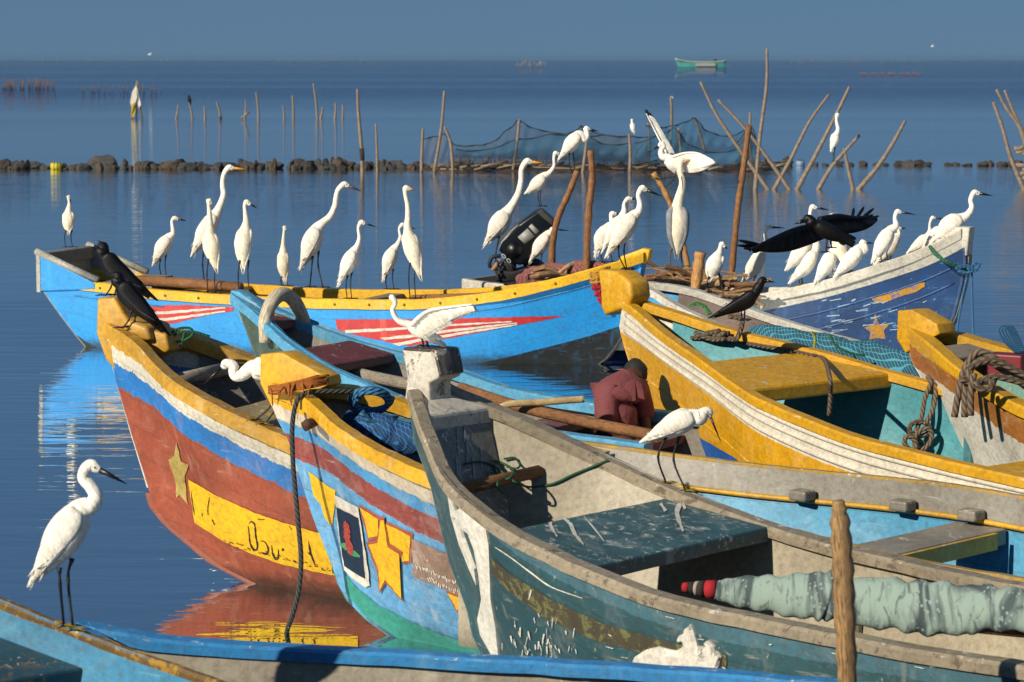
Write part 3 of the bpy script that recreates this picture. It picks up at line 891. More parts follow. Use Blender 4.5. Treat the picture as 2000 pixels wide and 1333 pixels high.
# --- white and dark blue boat with the outboard
K = Boat('K', 'white railed dark blue boat with painted star, firewood load and outboard motor',
         bands('dark_blue_hull', [(0.15, '#cfc9ba'), (3, '#124074')], ragged=0.006, chip='#6a9cc8', chips=0.66, wear=0.4), paint('#8a7e6c'), paint('#cfc9ba', chip='#6a5c48', chips=0.65, stain=0.4), rw=0.08, rh=0.09, ui=0.2, sole=0.14)
KB = paint('#1b4c84', chip='#7aa8d0', chips=0.64)
K.strake(-1, 0.27, 0.009, KB, 0.04)
K.strake(-1, 0.42, 0.009, KB, 0.06)
K.prism('stem_head', [(-0.07, 1.162), (0.06, 1.162), (0.16, 1.08), (0.14, 0.93), (-0.05, 0.915)], 0.07, paint('#cfc9ba', chip='#6a5c48', chips=0.65, stain=0.4), 0.012)
stemstrip(K, 0.92, 0.0, paint('#8c8676', chip='#4a443c', chips=0.56), 0.05, 0.015, 0.04)
KO = paint('#c08a18', chip='#2a5aa8', chips=0.56)
decal(K, 'ochre_patch', [(1702, 583), (1730, 572), (1760, 566), (1778, 556), (1806, 552), (1806, 560), (1790, 570), (1762, 578), (1730, 590), (1710, 592)], KO, 0.005, 2)
decal(K, 'painted_star', [(1709, 610), (1717, 633), (1737, 633), (1726, 646), (1730, 662), (1712, 660), (1698, 664), (1700, 648), (1688, 640), (1705, 634)], KO, 0.005, 1)
strokes(K, 'white_scuffs', [([(x, y), (x + R.uniform(8, 26), y - R.uniform(1, 6))], R.uniform(1, 2.4)) for x, y in [(R.uniform(1600, 1850), R.uniform(585, 650)) for _ in range(34)]], paint('#a8c4dc', chips=0.7), 0.006)

# --- boat carrying the green net
J = Boat('J', 'white railed boat with draped green net between the yellow and dark blue boats',
         paint('#2f9cd4', chip='#c8d4d4', chips=0.68), paint('#4a2c1e', chip='#5a3424', chips=0.6), paint('#c8c4b8', chip='#7a6c58', chips=0.62, stain=0.4), rw=0.085, rh=0.05, ui=0.2, sole=0.15)

# --- yellow and tan boat at the picture's edge
YI = paint('#cf9c10', chip='#8a6018', chips=0.66, stain=0.35)
I = Boat('I', 'yellow and tan boat with white flank and thick brown rope over its rail',
         bands('tan_hull', [(0.085, '#d2a012'), (0.235, '#a86a2c'), (3, '#d8d2c6')], ragged=0.03, chip='#d8c8b0', chips=0.69), paint('#2f7a68', chip='#8a8474'), YI, rw=0.12, rh=0.06, proud=0.02, ui=0.3, sole=0.15)
I.prism('stem_head', [(-0.082, 1.171), (0.02, 1.182), (0.20, 1.115), (0.22, 1.06), (0.06, 0.98), (-0.02, 0.93), (-0.087, 1.01)], 0.078, YI, 0.008)
I.prism('stem_face', [(-0.09, 1.05), (-0.02, 1.05), (0.0, 0.94), (-0.02, 0.925), (-0.09, 1.0)], 0.074, paint('#a86a2c', chip='#d8c0a0', chips=0.6), 0.01)
stemstrip(I, 0.93, 0.2, YI, 0.05, 0.012, 0.034)
I.thwart(0.26, 0.42, 1.00, 0.03, WOOD_GREY, 'foredeck', z1=0.95)

# --- the two near boats
EB = paint('#2f86c4', chip='#8ab4c8', chips=0.69, stain=0.35)
E = Boat('E', 'blue railed boat with beige inside in front of the teal boat', paint('#3a86b4'), paint('#9c9484', chip='#c8c0b0', chips=0.66), EB, rw=0.085, rh=0.042, ui=0.12, sole=0.12)
M = Boat('M', 'light blue boat with worn brown rail and dark foredeck beside the standing egret', paint('#2f86b4'), paint('#3486ae', chip='#8ab0b8', chips=0.68), paint('#6e5630', chip='#a07c2c', chips=0.55), rw=0.035, rh=0.03, ui=0.12, sole=0.12)
M.thwart(0.28, 0.62, 0.86, 0.10, paint('#1c4a5c', chip='#8a6c28', chips=0.6), 'foredeck', z1=0.80)
boats = [A, B, Cb, D, H, Fb, G, K, J, I, E, M]
# ------------------------------------------------------------------ birds
def feather_mat(name, base, shade, rough=0.85, bump=0.8, k=75):
    t = NT(name)
    mp = t.n('Mapping')
    mp.inputs['Rotation'].default_value = (0, radians(57), 0)
    mp.inputs['Scale'].default_value = (0.22, 1.0, 1.0)
    mp.vector_type = 'TEXTURE'
    mp.inputs['Scale'].default_value = (5.0, 1.0, 1.0)
    t.l(t.coord('Object'), mp.inputs['Vector'])
    n1 = t.noise(k, 5, 0.65, vec=mp.outputs[0])
    n2 = t.noise(9, 3, 0.6)
    c = t.mix(t.ramp(n1, [(0.45, 0.0), (0.72, 0.9)]), C(base), C(shade))
    c = t.mix(t.ramp(n2, [(0.45, 0.0), (0.85, 0.5)]), c, C(shade))
    t.bump(t.math('ADD', n1, t.math('MULTIPLY', n2, 1.5)), bump, 0.008)
    t.b.inputs['Specular IOR Level'].default_value = 0.25
    return t.col(c, rough)
WHITE_F = feather_mat('white_plumage', '#efe9dd', '#cbbfa8')
CREAM_F = feather_mat('cream_plumage', '#ece2cc', '#c8b998')
GREY_F = feather_mat('grey_plumage', '#8c8f92', '#5f6468')
CROW_F = feather_mat('black_plumage', '#0e0d0f', '#070608', 0.5, 0.35, 45)
CROW_N = feather_mat('sooty_plumage', '#2b2624', '#171413', 0.7, 0.3, 45)
BILL_K = plain('black_bill', '#0a0a0c', 0.35, 0.2)
BILL_Y = plain('yellow_bill', '#d0880c', 0.45, 0.25, 40)
BILL_B = plain('brown_bill', '#4a3418', 0.5, 0.3, 40)
LEG_K = plain('black_leg', '#0c0d10', 0.55, 0.3, 60)
FOOT_Y = plain('yellow_foot', '#8a7a14', 0.6, 0.5, 60)
EYE_M = plain('bird_eye', '#050505', 0.2, 0.0)

def loft(P, radial, sides=14, depth=0.8):
    """body from (point, in-plane radius, depth factor): the spine lies in a vertical plane facing the camera"""
    V, F = [], []
    n = len(P)
    for i, (p, r, dk) in enumerate(P):
        t = (P[min(i + 1, n - 1)][0] - P[max(i - 1, 0)][0]).normalized()
        a = Vector((-t.z, 0, t.x)).normalized() if abs(t.x) + abs(t.z) > 1e-6 else Vector((1, 0, 0))
        for k in range(sides):
            th = 2 * pi * k / sides
            V.append(p + a * cos(th) * r + Vector((0, 1, 0)) * sin(th) * r * dk)
    for i in range(n - 1):
        for k in range(sides):
            F.append((i * sides + k, i * sides + (k + 1) % sides, (i + 1) * sides + (k + 1) % sides, (i + 1) * sides + k))
    F.append(tuple(range(sides - 1, -1, -1)))
    F.append(tuple((n - 1) * sides + k for k in range(sides)))
    return V, F
def rail_at(b, sd, px):
    lo, hi = 0.0, b.L
    def fx(u):
        p = b.P(u, sd * (b.B(u) - 0.02), b.Z(u))
        d = p.y * CP - (p.z - CAMH) * SP
        return 1000 + FPX * p.x / d
    inc = fx(hi) > fx(lo)
    for _ in range(40):
        m = (lo + hi) / 2
        if (fx(m) < px) == inc: lo = m
        else: hi = m
    u = (lo + hi) / 2
    return b.P(u, sd * (b.B(u) - 0.02), b.Z(u) + 0.002)
def foot_data(p, fwd, size, r):
    parts = []
    for ang, ln in ((-0.45, 1.0), (0.0, 1.1), (0.45, 1.0), (pi, 0.7)):
        d = Vector((fwd * cos(ang), -0.55 * abs(sin(ang)) if ang != pi else 0.1, 0)) + Vector((0, sin(ang) * 0.8, 0))
        d.normalize()
        q = [p + Vector((0, 0, r * 1.2)), p + d * size * ln * 0.55 + Vector((0, 0, r * 1.9)), p + d * size * ln + Vector((0, 0, r * 0.6))]
        parts.append(tube_data([tuple(x) for x in q], [r * 1.15, r, r * 0.45], 5))
    return join(*parts)
def bird(name, label, R_, tail, mid, sh, neck, head, bill, legs=(), Y=None, on=None, mat=None, bmat=None, lmat=None, fmat=None,
         front=False, group='egrets on the boats', cat='egret', wings=True, neckk=0.20, headk=0.30, wmat=None, footz=None, depth=0.80, nmat=None, billk=0.16, tailk=0.10, wk=1.0, crest=False):
    mat, bmat, lmat = mat or WHITE_F, bmat or BILL_K, lmat or LEG_K
    fmat, wmat = fmat or lmat, wmat or mat or WHITE_F
    feet = []
    if on:
        feet = [rail_at(on[0], on[1], lg[-1][0]) for lg in legs] or [rail_at(on[0], on[1], mid[0])]
        Y = sum(f.y for f in feet) / len(feet)
    m = Y / FPX * sqrt(1 + 0)                                  # metres per pixel
    W = lambda p, dy=0.0: at(p[0], p[1], Y) + Vector((0, dy, 0))
    Rm = R_ * m * 1.0
    base = feet[0] if feet else W(legs[0][-1]) if legs else W(mid)
    root = thing(name, label, cat, base, group)
    # spine: tail tip, rump, belly, shoulder, neck ..., head
    sp = [(tail, tailk, 0.7), ((tail[0] * 0.68 + mid[0] * 0.32, tail[1] * 0.68 + mid[1] * 0.32), 0.46, 0.75),
          ((tail[0] * 0.3 + mid[0] * 0.7, tail[1] * 0.3 + mid[1] * 0.7), 0.88, depth), (mid, 1.0, depth),
          ((mid[0] * 0.45 + sh[0] * 0.55, mid[1] * 0.45 + sh[1] * 0.55), 0.90, depth), (sh, 0.62, 0.9)]
    nn = len(neck)
    for i, p in enumerate(neck):
        sp.append((p, neckk + (0.16 if nn > 1 else 0.06) * max(0, 1 - i / max(1, nn - 1)) ** 2, 1.0))
    dirn = Vector((bill[0] - head[0], bill[1] - head[1]))
    bl = dirn.length or 1
    dirn /= bl
    hb = (head[0] - dirn.x * R_ * 0.12, head[1] - dirn.y * R_ * 0.12)
    sp += [(hb, headk * 0.96, 0.85), ((head[0] + dirn.x * R_ * 0.18, head[1] + dirn.y * R_ * 0.18), headk * 0.82, 0.8),
           ((head[0] + dirn.x * R_ * 0.42, head[1] + dirn.y * R_ * 0.42), billk * 1.15, 0.8)]
    raw = [(p[0], p[1], k * R_, d) for p, k, d in sp]
    ip = crom(raw, 5)
    V, F = loft([(W(q), max(0.0012, q[2] * m), q[3]) for q in ip], None)
    body = obj('body', V, F, mat, root)
    b0 = (head[0] + dirn.x * R_ * 0.34, head[1] + dirn.y * R_ * 0.34)
    bP = [W(b0), W((b0[0] * 0.5 + bill[0] * 0.5, b0[1] * 0.5 + bill[1] * 0.5 - R_ * 0.01)), W(bill)]
    tube('bill', bP, [billk * Rm, billk * Rm * 0.68, billk * Rm * 0.12], bmat, root, 8)
    ey = W((head[0] + dirn.x * R_ * 0.16, head[1] + dirn.y * R_ * 0.16 - R_ * 0.04), -headk * Rm * 0.70)
    obj('eye', *ball_data(ey, Rm * 0.055, nu=8, nv=5)[:2], EYE_M, root)
    if wings:
        for sgn in ((-1, 1)):
            pts = []
            for f_, rk in ((-0.10, 0.05), (0.1, 0.22), (0.35, 0.50), (0.62, 0.66), (0.85, 0.60), (1.0, 0.30), (1.06, 0.06)):
                # along tail -> mid -> shoulder
                if f_ < 0.55:
                    t = f_ / 0.55
                    x, y = tail[0] + (mid[0] - tail[0]) * t, tail[1] + (mid[1] - tail[1]) * t
                else:
                    t = (f_ - 0.55) / 0.45
                    x, y = mid[0] + (sh[0] - mid[0]) * t, mid[1] + (sh[1] - mid[1]) * t
                pts.append((x, y, rk))
            if front:
                q = [(x + sgn * R_ * 0.66 * min(1.15, wk) * min(1, rk * 1.9), y, rk * R_ * 0.46 * wk, 1.3) for x, y, rk in pts]
                ip = crom(q, 4)
                V, F = loft([(W(a, -0.1 * Rm), max(0.001, a[2] * m), a[3]) for a in ip], None, 10)
            else:
                ax = Vector((sh[0] - tail[0], sh[1] - tail[1])).normalized()
                up = Vector((ax.y, -ax.x)) if ax.x * 1 > 0 else Vector((-ax.y, ax.x))
                if up.y > 0: up = -up
                q = [(x + up.x * R_ * 0.16, y + up.y * R_ * 0.16, rk * R_ * 1.12, 0.26) for x, y, rk in pts]
                ip = crom(q, 4)
                V, F = loft([(W(a, sgn * Rm * depth * 0.80 * min(1, a[2] / (0.4 * R_))), max(0.001, a[2] * m), a[3]) for a in ip], None, 10)
            obj('wing', V, F, wmat, root)
            if not front:                                       # long flight feathers along the closed wing
                parts = []
                for i in range(5):
                    a0 = 0.55 - 0.07 * i
                    s0 = (tail[0] + (sh[0] - tail[0]) * a0 - up.x * R_ * (0.30 - 0.10 * i), tail[1] + (sh[1] - tail[1]) * a0 - up.y * R_ * (0.30 - 0.10 * i))
                    s1 = (tail[0] + up.x * R_ * (0.02 + 0.07 * i) + ax.x * R_ * 0.12 * i, tail[1] + up.y * R_ * (0.02 + 0.07 * i) + ax.y * R_ * 0.12 * i)
                    mm = ((s0[0] + s1[0]) / 2 + up.x * R_ * 0.05, (s0[1] + s1[1]) / 2 + up.y * R_ * 0.05)
                    dy = sgn * Rm * depth
                    parts.append(tube_data([W(s0, dy * 0.92), W(mm, dy * 0.80), W(s1, dy * 0.22)], [Rm * 0.05, Rm * 0.10, Rm * 0.03], 6))
                rp = random.Random(int(mid[0] * 7 + mid[1]) + sgn)
                for i in range(9):                              # loose plumes that break the outline of back and tail
                    a0 = rp.uniform(-0.02, 0.42)
                    s0 = (tail[0] + (sh[0] - tail[0]) * a0 + up.x * R_ * rp.uniform(-0.5, 0.75) * min(1, 0.3 + a0 * 2), tail[1] + (sh[1] - tail[1]) * a0 + up.y * R_ * rp.uniform(-0.5, 0.75) * min(1, 0.3 + a0 * 2))
                    ln = R_ * rp.uniform(0.35, 0.8)
                    s1 = (s0[0] - ax.x * ln + up.x * ln * rp.uniform(-0.25, 0.3), s0[1] - ax.y * ln + up.y * ln * rp.uniform(-0.25, 0.3))
                    dy = sgn * Rm * depth * rp.uniform(0.1, 0.75)
                    parts.append(tube_data([W(s0, dy), W(((s0[0] + s1[0]) / 2, (s0[1] + s1[1]) / 2), dy), W(s1, dy * 0.8)], [Rm * 0.05, Rm * 0.035, Rm * 0.006], 4))
                V, F, U = join(*parts)
                q = obj('flight_feathers', V, F, wmat, root)
                q['kind'] = 'stuff'
    for i, lg in enumerate(legs):
        dy = (-0.25 if i == 0 else 0.3) * Rm
        P = [W(p, dy) for p in lg]
        if feet: P[-1] = feet[i]
        elif footz is not None: P[-1].z = footz
        lr = max(0.0045, 0.075 * Rm)
        if len(P) == 2: P.insert(1, P[0].lerp(P[1], 0.45) + Vector((-0.012 * (1 if bill[0] > head[0] else -1), 0, 0)))
        rr = [lr * 2.0] + [lr * 1.0] * (len(P) - 2) + [lr]
        q = crom([tuple(p) for p in P], 4)
        tube('leg', q, [lerp([0, 0.18, 0.45, 0.5, 0.55, 1], [lr * 2.2, lr * 1.05, lr * 0.95, lr * 1.35, lr, lr * 0.95], k / (len(q) - 1)) for k in range(len(q))], lmat, root, 6)
        V, F, U = foot_data(P[-1], 1 if bill[0] > head[0] else -1, 0.62 * Rm + 0.012, max(0.003, lr * 0.8))
        ft = obj('foot', V, F, fmat, root)
    return root, Y, m
E_ = lambda *a, **k: bird('egret', *a, **k)
# on the bright blue boat
SB = A.P(5.58, 0.2, 0.86)
E_('small egret facing out from the raised stern of the bright blue boat', 12.5, (134, 456), (134, 432), (134, 414), [(135, 404), (135, 394)], (134, 385), (139, 396), [[(129, 450), (129, 479)], [(140, 450), (141, 479)]], Y=SB.y, footz=0.852, front=True, mat=CREAM_F)
E_('small egret with dark bill on the far yellow rail behind the two crows', 15, (302, 516), (318, 482), (331, 464), [(338, 456), (337, 443), (336, 433)], (342, 427), (365, 432), [[(314, 507), (315, 540)], [(324, 498), (325, 540)]], on=(A, 1))
E_('tall great egret with long raised neck and orange bill', 18, (379, 496), (402, 452), (421, 420), [(429, 405), (437, 381), (435, 360), (438, 340)], (449, 328), (486, 332), [[(398, 492), (399, 541)]], on=(A, 1), bmat=BILL_Y, neckk=0.27, headk=0.33)
E_('egret with short yellow bill standing in front of the great egret', 17, (423, 527), (413, 482), (410, 456), [(410, 438), (409, 414), (408, 402)], (409, 393), (415, 403), [[(408, 505), (406, 568)], [(421, 520), (421, 566)]], on=(A, -1), bmat=BILL_Y, front=True, mat=CREAM_F, neckk=0.22)
E_('upright egret facing the viewer beside the light blue bow', 17.5, (475, 527), (475, 475), (480, 446), [(481, 432), (479, 414), (478, 403)], (483, 396), (502, 407), [[(469, 508), (467, 564)], [(485, 508), (488, 565)]], on=(A, -1), front=True, mat=CREAM_F)
E_('slim little egret facing away above the wooden hoop', 12, (557, 551), (553, 518), (553, 492), [(553, 478), (554, 462), (555, 450)], (556, 445), (559, 450), [[(551, 540), (551, 567)], [(561, 540), (563, 567)]], on=(A, 1), front=True, mat=CREAM_F)
E_('great egret with kinked neck and drooping brown bill', 19.5, (591, 522), (609, 473), (621, 446), [(632, 435), (645, 423), (654, 404), (657, 385), (661, 371)], (674, 361), (706, 374), [[(611, 500), (608, 535), (605, 564)], [(622, 490), (621, 520), (631, 564)]], on=(A, 1), bmat=BILL_B, neckk=0.26, headk=0.30)
E_('egret with black bill standing alone on the near yellow rail', 15.5, (664, 554), (682, 512), (692, 491), [(698, 480), (702, 464), (700, 446)], (707, 435), (735, 444), [[(679, 538), (678, 580)], [(687, 532), (687, 580)]], on=(A, -1))
E_('egret half hidden behind the yellow billed egret', 14, (750, 546), (761, 506), (770, 487), [(777, 477), (782, 463), (780, 448)], (787, 440), (813, 448), [[(756, 536), (756, 568)], [(768, 526), (770, 566)]], on=(A, 1))
E_('tall egret with straight neck and yellow bill on the near rail', 17.5, (821, 540), (805, 484), (798, 456), [(796, 440), (797, 421), (796, 400), (792, 380)], (794, 368), (810, 371), [[(801, 513), (801, 574)], [(812, 513), (812, 578)]], on=(A, -1), bmat=BILL_Y, front=True, mat=CREAM_F, neckk=0.24, headk=0.31)
# around the outboard
E_('large egret with orange bill leaning behind the outboard motor', 20, (951, 476), (976, 437), (990, 416), [(1000, 402), (1012, 380), (1018, 354), (1019, 331)], (1031, 316), (1066, 320), [[(975, 462), (968, 500), (972, 530)]], Y=23.9, bmat=BILL_Y, neckk=0.27, headk=0.33)
E_('egret perched on top of the tilted outboard motor', 14, (1029, 378), (1050, 360), (1063, 345), [(1073, 338), (1082, 325), (1082, 311)], (1086, 300), (1098, 302), [[(1052, 370), (1055, 404)], [(1057, 370), (1058, 404)]], Y=23.55)
E_('egret perched on the tip of the crooked pole', 15, (1095, 309), (1118, 279), (1132, 264), [(1142, 272), (1147, 264)], (1146, 252), (1169, 257), [[(1112, 298), (1112, 320), (1118, 339)], [(1118, 295), (1122, 318), (1122, 335)]], Y=23.3, fmat=LEG_K, neckk=0.36, headk=0.34)
E_('hunched egret beside the outboard, bill behind the crooked pole', 14, (1038, 509), (1056, 479), (1070, 459), [(1076, 455), (1079, 452)], (1079, 448), (1112, 451), [[(1059, 495), (1060, 530)]], Y=23.35, neckk=0.36)
E_('egret looking back, lowest of the three clustered behind the bow tip', 16.5, (1165, 499), (1177, 464), (1190, 444), [(1196, 436), (1194, 426)], (1197, 418), (1210, 419), [[(1176, 490), (1177, 512)]], Y=22.9, neckk=0.26)
E_('egret rising between its two neighbours behind the bow tip', 16, (1180, 490), (1202, 448), (1215, 426), [(1219, 412), (1219, 398)], (1228, 389), (1242, 389), [[(1195, 480), (1196, 512)]], Y=22.7)
E_('egret standing on the yellow stem block with long black legs', 19.5, (1189, 498), (1219, 448), (1239, 422), [(1248, 412), (1250, 397), (1247, 381)], (1256, 369), (1293, 384), [[(1208, 478), (1209, 500), (1222, 527)], [(1222, 470), (1219, 492), (1224, 526)]], Y=15.33, neckk=0.25, headk=0.33)
hr, hy, hm = bird('heron', 'grey winged heron facing the viewer above the firewood', 19, (1322, 500), (1324, 440), (1323, 405), [(1328, 382), (1333, 357), (1328, 334)], (1332, 314), (1360, 313), [[(1311, 485), (1310, 522)], [(1333, 485), (1334, 522)]], Y=22.7, mat=CREAM_F, wmat=GREY_F, bmat=BILL_Y, front=True, wk=1.45, cat='heron', group='herons and egrets at the firewood', neckk=0.30, headk=0.33, lmat=plain('horn_leg', '#5a5340', 0.7))
strk = [(1330, 345), (1333, 360), (1330, 378), (1326, 392)]
tube('neck_streak', [at(x, y, hy) + Vector((0.0, -0.031, 0)) for x, y in strk], 0.004, plain('dark_streak', '#2a2a2c', 0.8), hr, 5)
E_('egret with its back turned on the white plank beside the stump', 17, (1386, 547), (1395, 519), (1402, 500), [(1405, 493), (1407, 485)], (1411, 478), (1421, 487), [[(1384, 540), (1385, 585)], [(1404, 534), (1410, 560), (1414, 590)]], on=(J, 1), front=True, neckk=0.26)
# on the white rail of the dark blue boat
E_('egret between the tall pole and the flying crow', 15.5, (1452, 554), (1473, 521), (1488, 494), [(1497, 473), (1494, 457)], (1502, 444), (1534, 446), [[(1476, 538), (1473, 556)]], on=(K, 1))
E_('egret with only head and lower body showing past the flying crow', 17, (1539, 526), (1562, 496), (1578, 470), [(1583, 450), (1582, 420)], (1588, 405), (1621, 411), [[(1561, 510), (1562, 557)], [(1566, 508), (1567, 557)]], on=(K, -1), fmat=FOOT_Y)
E_('egret hunched low under the flying crow', 15, (1546, 551), (1574, 521), (1590, 492), [(1594, 480), (1594, 468)], (1598, 460), (1612, 464), [[(1568, 535), (1569, 556)]], on=(K, -1), neckk=0.36)
E_('cream egret seen end on under the crow, only its crown above', 13, (1648, 520), (1640, 480), (1632, 455), [(1627, 440), (1624, 430)], (1624, 421), (1627, 426), [[(1629, 505), (1628, 542)], [(1645, 505), (1646, 537)]], on=(K, -1), front=True, mat=CREAM_F, fmat=FOOT_Y)
E_('egret with its head hidden behind the flying crow', 15.5, (1595, 552), (1614, 520), (1626, 495), [(1630, 480), (1632, 466)], (1636, 458), (1650, 462), [[(1616, 538), (1618, 548)]], on=(K, -1))
E_('hunched egret with folded neck at the crow tail', 16, (1634, 539), (1662, 508), (1680, 486), [(1687, 489), (1688, 481)], (1685, 474), (1707, 476), [[(1658, 522), (1658, 532)], [(1664, 520), (1665, 530)]], on=(K, -1), neckk=0.42, headk=0.36)
E_('egret with trailing head plume in the middle of the white rail', 16, (1707, 510), (1725, 475), (1740, 450), [(1750, 441), (1748, 426)], (1754, 414), (1789, 420), [[(1723, 495), (1723, 511)], [(1735, 487), (1735, 507)]], on=(K, -1), neckk=0.25)
E_('egret mostly hidden behind the plumed egret', 13, (1712, 517), (1738, 485), (1752, 462), [(1756, 455)], (1755, 447), (1770, 446), [[(1740, 500), (1742, 512)]], on=(K, 1))
E_('small egret with stretched neck sunk behind the white rail', 12, (1775, 494), (1798, 476), (1811, 463), [(1816, 452), (1816, 438)], (1822, 426), (1853, 429), [[(1795, 486), (1796, 500)]], on=(K, 1))
E_('crouching egret tucked beneath the largest one by the white bow', 14, (1806, 484), (1826, 462), (1840, 447), [(1845, 444)], (1849, 440), (1862, 444), [[(1824, 474), (1824, 488)]], on=(K, 1), neckk=0.4)
E_('largest egret leaning forward at the white bow', 19.5, (1822, 476), (1856, 440), (1878, 428), [(1890, 420), (1898, 406), (1896, 390)], (1905, 377), (1939, 383), [[(1850, 455), (1850, 478)]], on=(K, 1), neckk=0.24)
# nearer ones
E_('egret standing on the worn brown rail over open water', 38, (70, 1134), (127, 1043), (158, 996), [(180, 986), (187, 968), (176, 949), (163, 935), (166, 918)], (181, 911), (248, 946), [[(118, 1108), (119, 1140), (125, 1206)], [(139, 1094), (131, 1133), (143, 1211)]], on=(M, 1), fmat=FOOT_Y, neckk=0.30, headk=0.33)
E_('egret stooping over the ochre rail beside the yellow stem', 24, (560, 738), (516, 721), (490, 720), [(474, 732), (460, 735), (455, 724), (458, 714)], (441, 712), (396, 752), [[(530, 745), (532, 788), (498, 824)], [(538, 745), (541, 792), (516, 832)]], on=(B, -1), fmat=FOOT_Y, neckk=0.36, headk=0.40)
E_('shaded egret with bent neck on the beige rail by the teal thwart', 25, (1262, 862), (1325, 826), (1354, 814), [(1366, 816), (1374, 808)], (1384, 806), (1408, 864), [[(1302, 850), (1285, 892), (1301, 956)], [(1328, 852), (1316, 900), (1340, 966)]], on=(D, 1), fmat=FOOT_Y, neckk=0.50, headk=0.36, billk=0.11)

# --- birds with open wings
def blade(p0, p1, w, up, t=0.0018):
    """one flight feather: a thin cambered blade"""
    p0, p1 = Vector(p0), Vector(p1)
    d = (p1 - p0)
    sd = d.cross(up).normalized()
    V, F = [], []
    for k, ww in ((0, 0.55), (0.35, 1.0), (0.75, 0.95), (0.94, 0.55), (1.0, 0.12)):
        c = p0 + d * k + up * (sin(pi * k) * 0.03 * d.length)
        V += [c - sd * w * ww, c + up * t, c + sd * w * ww, c - up * t]
    for i in range(4):
        a = 4 * i
        for j in range(4):
            F.append((a + j, a + (j + 1) % 4, a + 4 + (j + 1) % 4, a + 4 + j))
    F += [(3, 2, 1, 0), (16, 17, 18, 19)]
    return V, F, None
def open_wing(root, lead, trail, Y0, Y1, n, mat, w, name='wing', arm=0.012, arm_mat=None):
    """lead and trail are outlines in the picture, the wing runs from depth Y0 at the root to Y1 at the tip"""
    L, T = crom(lead, 8), crom(trail, 8)
    parts = []
    for i in range(n):
        k = i / (n - 1)
        Yk = Y0 + (Y1 - Y0) * k
        a = L[min(len(L) - 1, int(k * (len(L) - 1)))]
        b = T[min(len(T) - 1, int(k * (len(T) - 1)))]
        a2 = (a[0] * 0.72 + b[0] * 0.28, a[1] * 0.72 + b[1] * 0.28)
        parts.append(blade(at(a2[0], a2[1], Yk + 0.006), at(b[0], b[1], Yk + 0.02), w * (1 - 0.25 * k), Vector((0, -1, 0.25)).normalized()))
    mv, mf, m_ = [], [], 7
    for i in range(24):
        k = i / 23
        Yk = Y0 + (Y1 - Y0) * k
        a, b = L[min(len(L) - 1, int(k * (len(L) - 1)))], T[min(len(T) - 1, int(k * (len(T) - 1)))]
        for j in range(m_):
            q = j / (m_ - 1) * 0.80
            c = at(a[0] + (b[0] - a[0]) * q, a[1] + (b[1] - a[1]) * q, Yk + 0.012)
            mv.append(c + Vector((0, -0.010 * sin(pi * q) - 0.004, 0)))
        for j in range(m_):
            q = (1 - j / (m_ - 1)) * 0.80
            mv.append(at(a[0] + (b[0] - a[0]) * q, a[1] + (b[1] - a[1]) * q, Yk + 0.022))
    for i in range(23):
        for j in range(2 * m_):
            mf.append((i * 2 * m_ + j, i * 2 * m_ + (j + 1) % (2 * m_), (i + 1) * 2 * m_ + (j + 1) % (2 * m_), (i + 1) * 2 * m_ + j))
    parts.append((mv, mf, None))
    V, F, U = join(*parts)
    wo = obj(name, V, F, mat, root, smooth=False)
    P = [at(q[0], q[1], Y0 + (Y1 - Y0) * i / (len(L) - 1) - 0.005) for i, q in enumerate(L)]
    tube('wing_arm', P, [arm * (1 - 0.75 * i / (len(P) - 1)) for i in range(len(P))], arm_mat or mat, wo, 8)
    return wo
r_, y_, m_ = E_('egret landing with spread wings on the slanted pole end', 14, (1324, 342), (1313, 318), (1302, 308), [(1294, 306), (1291, 296), (1296, 286)], (1291, 283), (1266, 300), [[(1318, 332), (1317, 345), (1284, 349)], [(1320, 334), (1316, 352), (1297, 366)]], Y=22.9, wings=False, fmat=FOOT_Y, neckk=0.34, headk=0.42, group='herons and egrets at the firewood')
open_wing(r_, [(1306, 308), (1296, 288), (1280, 258), (1262, 222)], [(1322, 316), (1316, 298), (1300, 270), (1282, 240)], 22.95, 23.25, 22, WHITE_F, 0.022)
open_wing(r_, [(1314, 306), (1340, 299), (1365, 300), (1394, 314)], [(1322, 330), (1345, 338), (1372, 334), (1397, 320)], 22.85, 22.5, 26, WHITE_F, 0.022)
r_, y_, m_ = E_('egret alighting with raised wing on the white stem head', 12.5, (868, 676), (815, 645), (799, 634), [(785, 630), (774, 622), (767, 606), (772, 592)], (765, 582), (722, 585), [[(822, 655), (826, 668), (828, 677)], [(830, 658), (834, 670), (838, 679)]], Y=10.55, wings=False, bmat=BILL_B, neckk=0.36, headk=0.50, tailk=0.3, billk=0.20)
open_wing(r_, [(806, 634), (822, 618), (842, 606), (880, 600), (922, 595)], [(830, 662), (852, 650), (872, 640), (898, 622), (930, 610)], 10.48, 10.1, 30, WHITE_F, 0.012)
open_wing(r_, [(812, 630), (818, 622), (824, 618)], [(838, 640), (842, 634), (848, 626)], 10.62, 10.95, 10, WHITE_F, 0.020)
V, F, U = join(*[blade(at(826 + 3 * i, 650 + 2 * i, 10.53), at(852 + R.uniform(-4, 24), 652 + 5 * i, 10.5 + 0.01 * i), 0.012, Vector((0, -1, 0.2))) for i in range(6)])
tf = obj('tail_feathers', V, F, WHITE_F, r_, smooth=False); tf['kind'] = 'stuff'

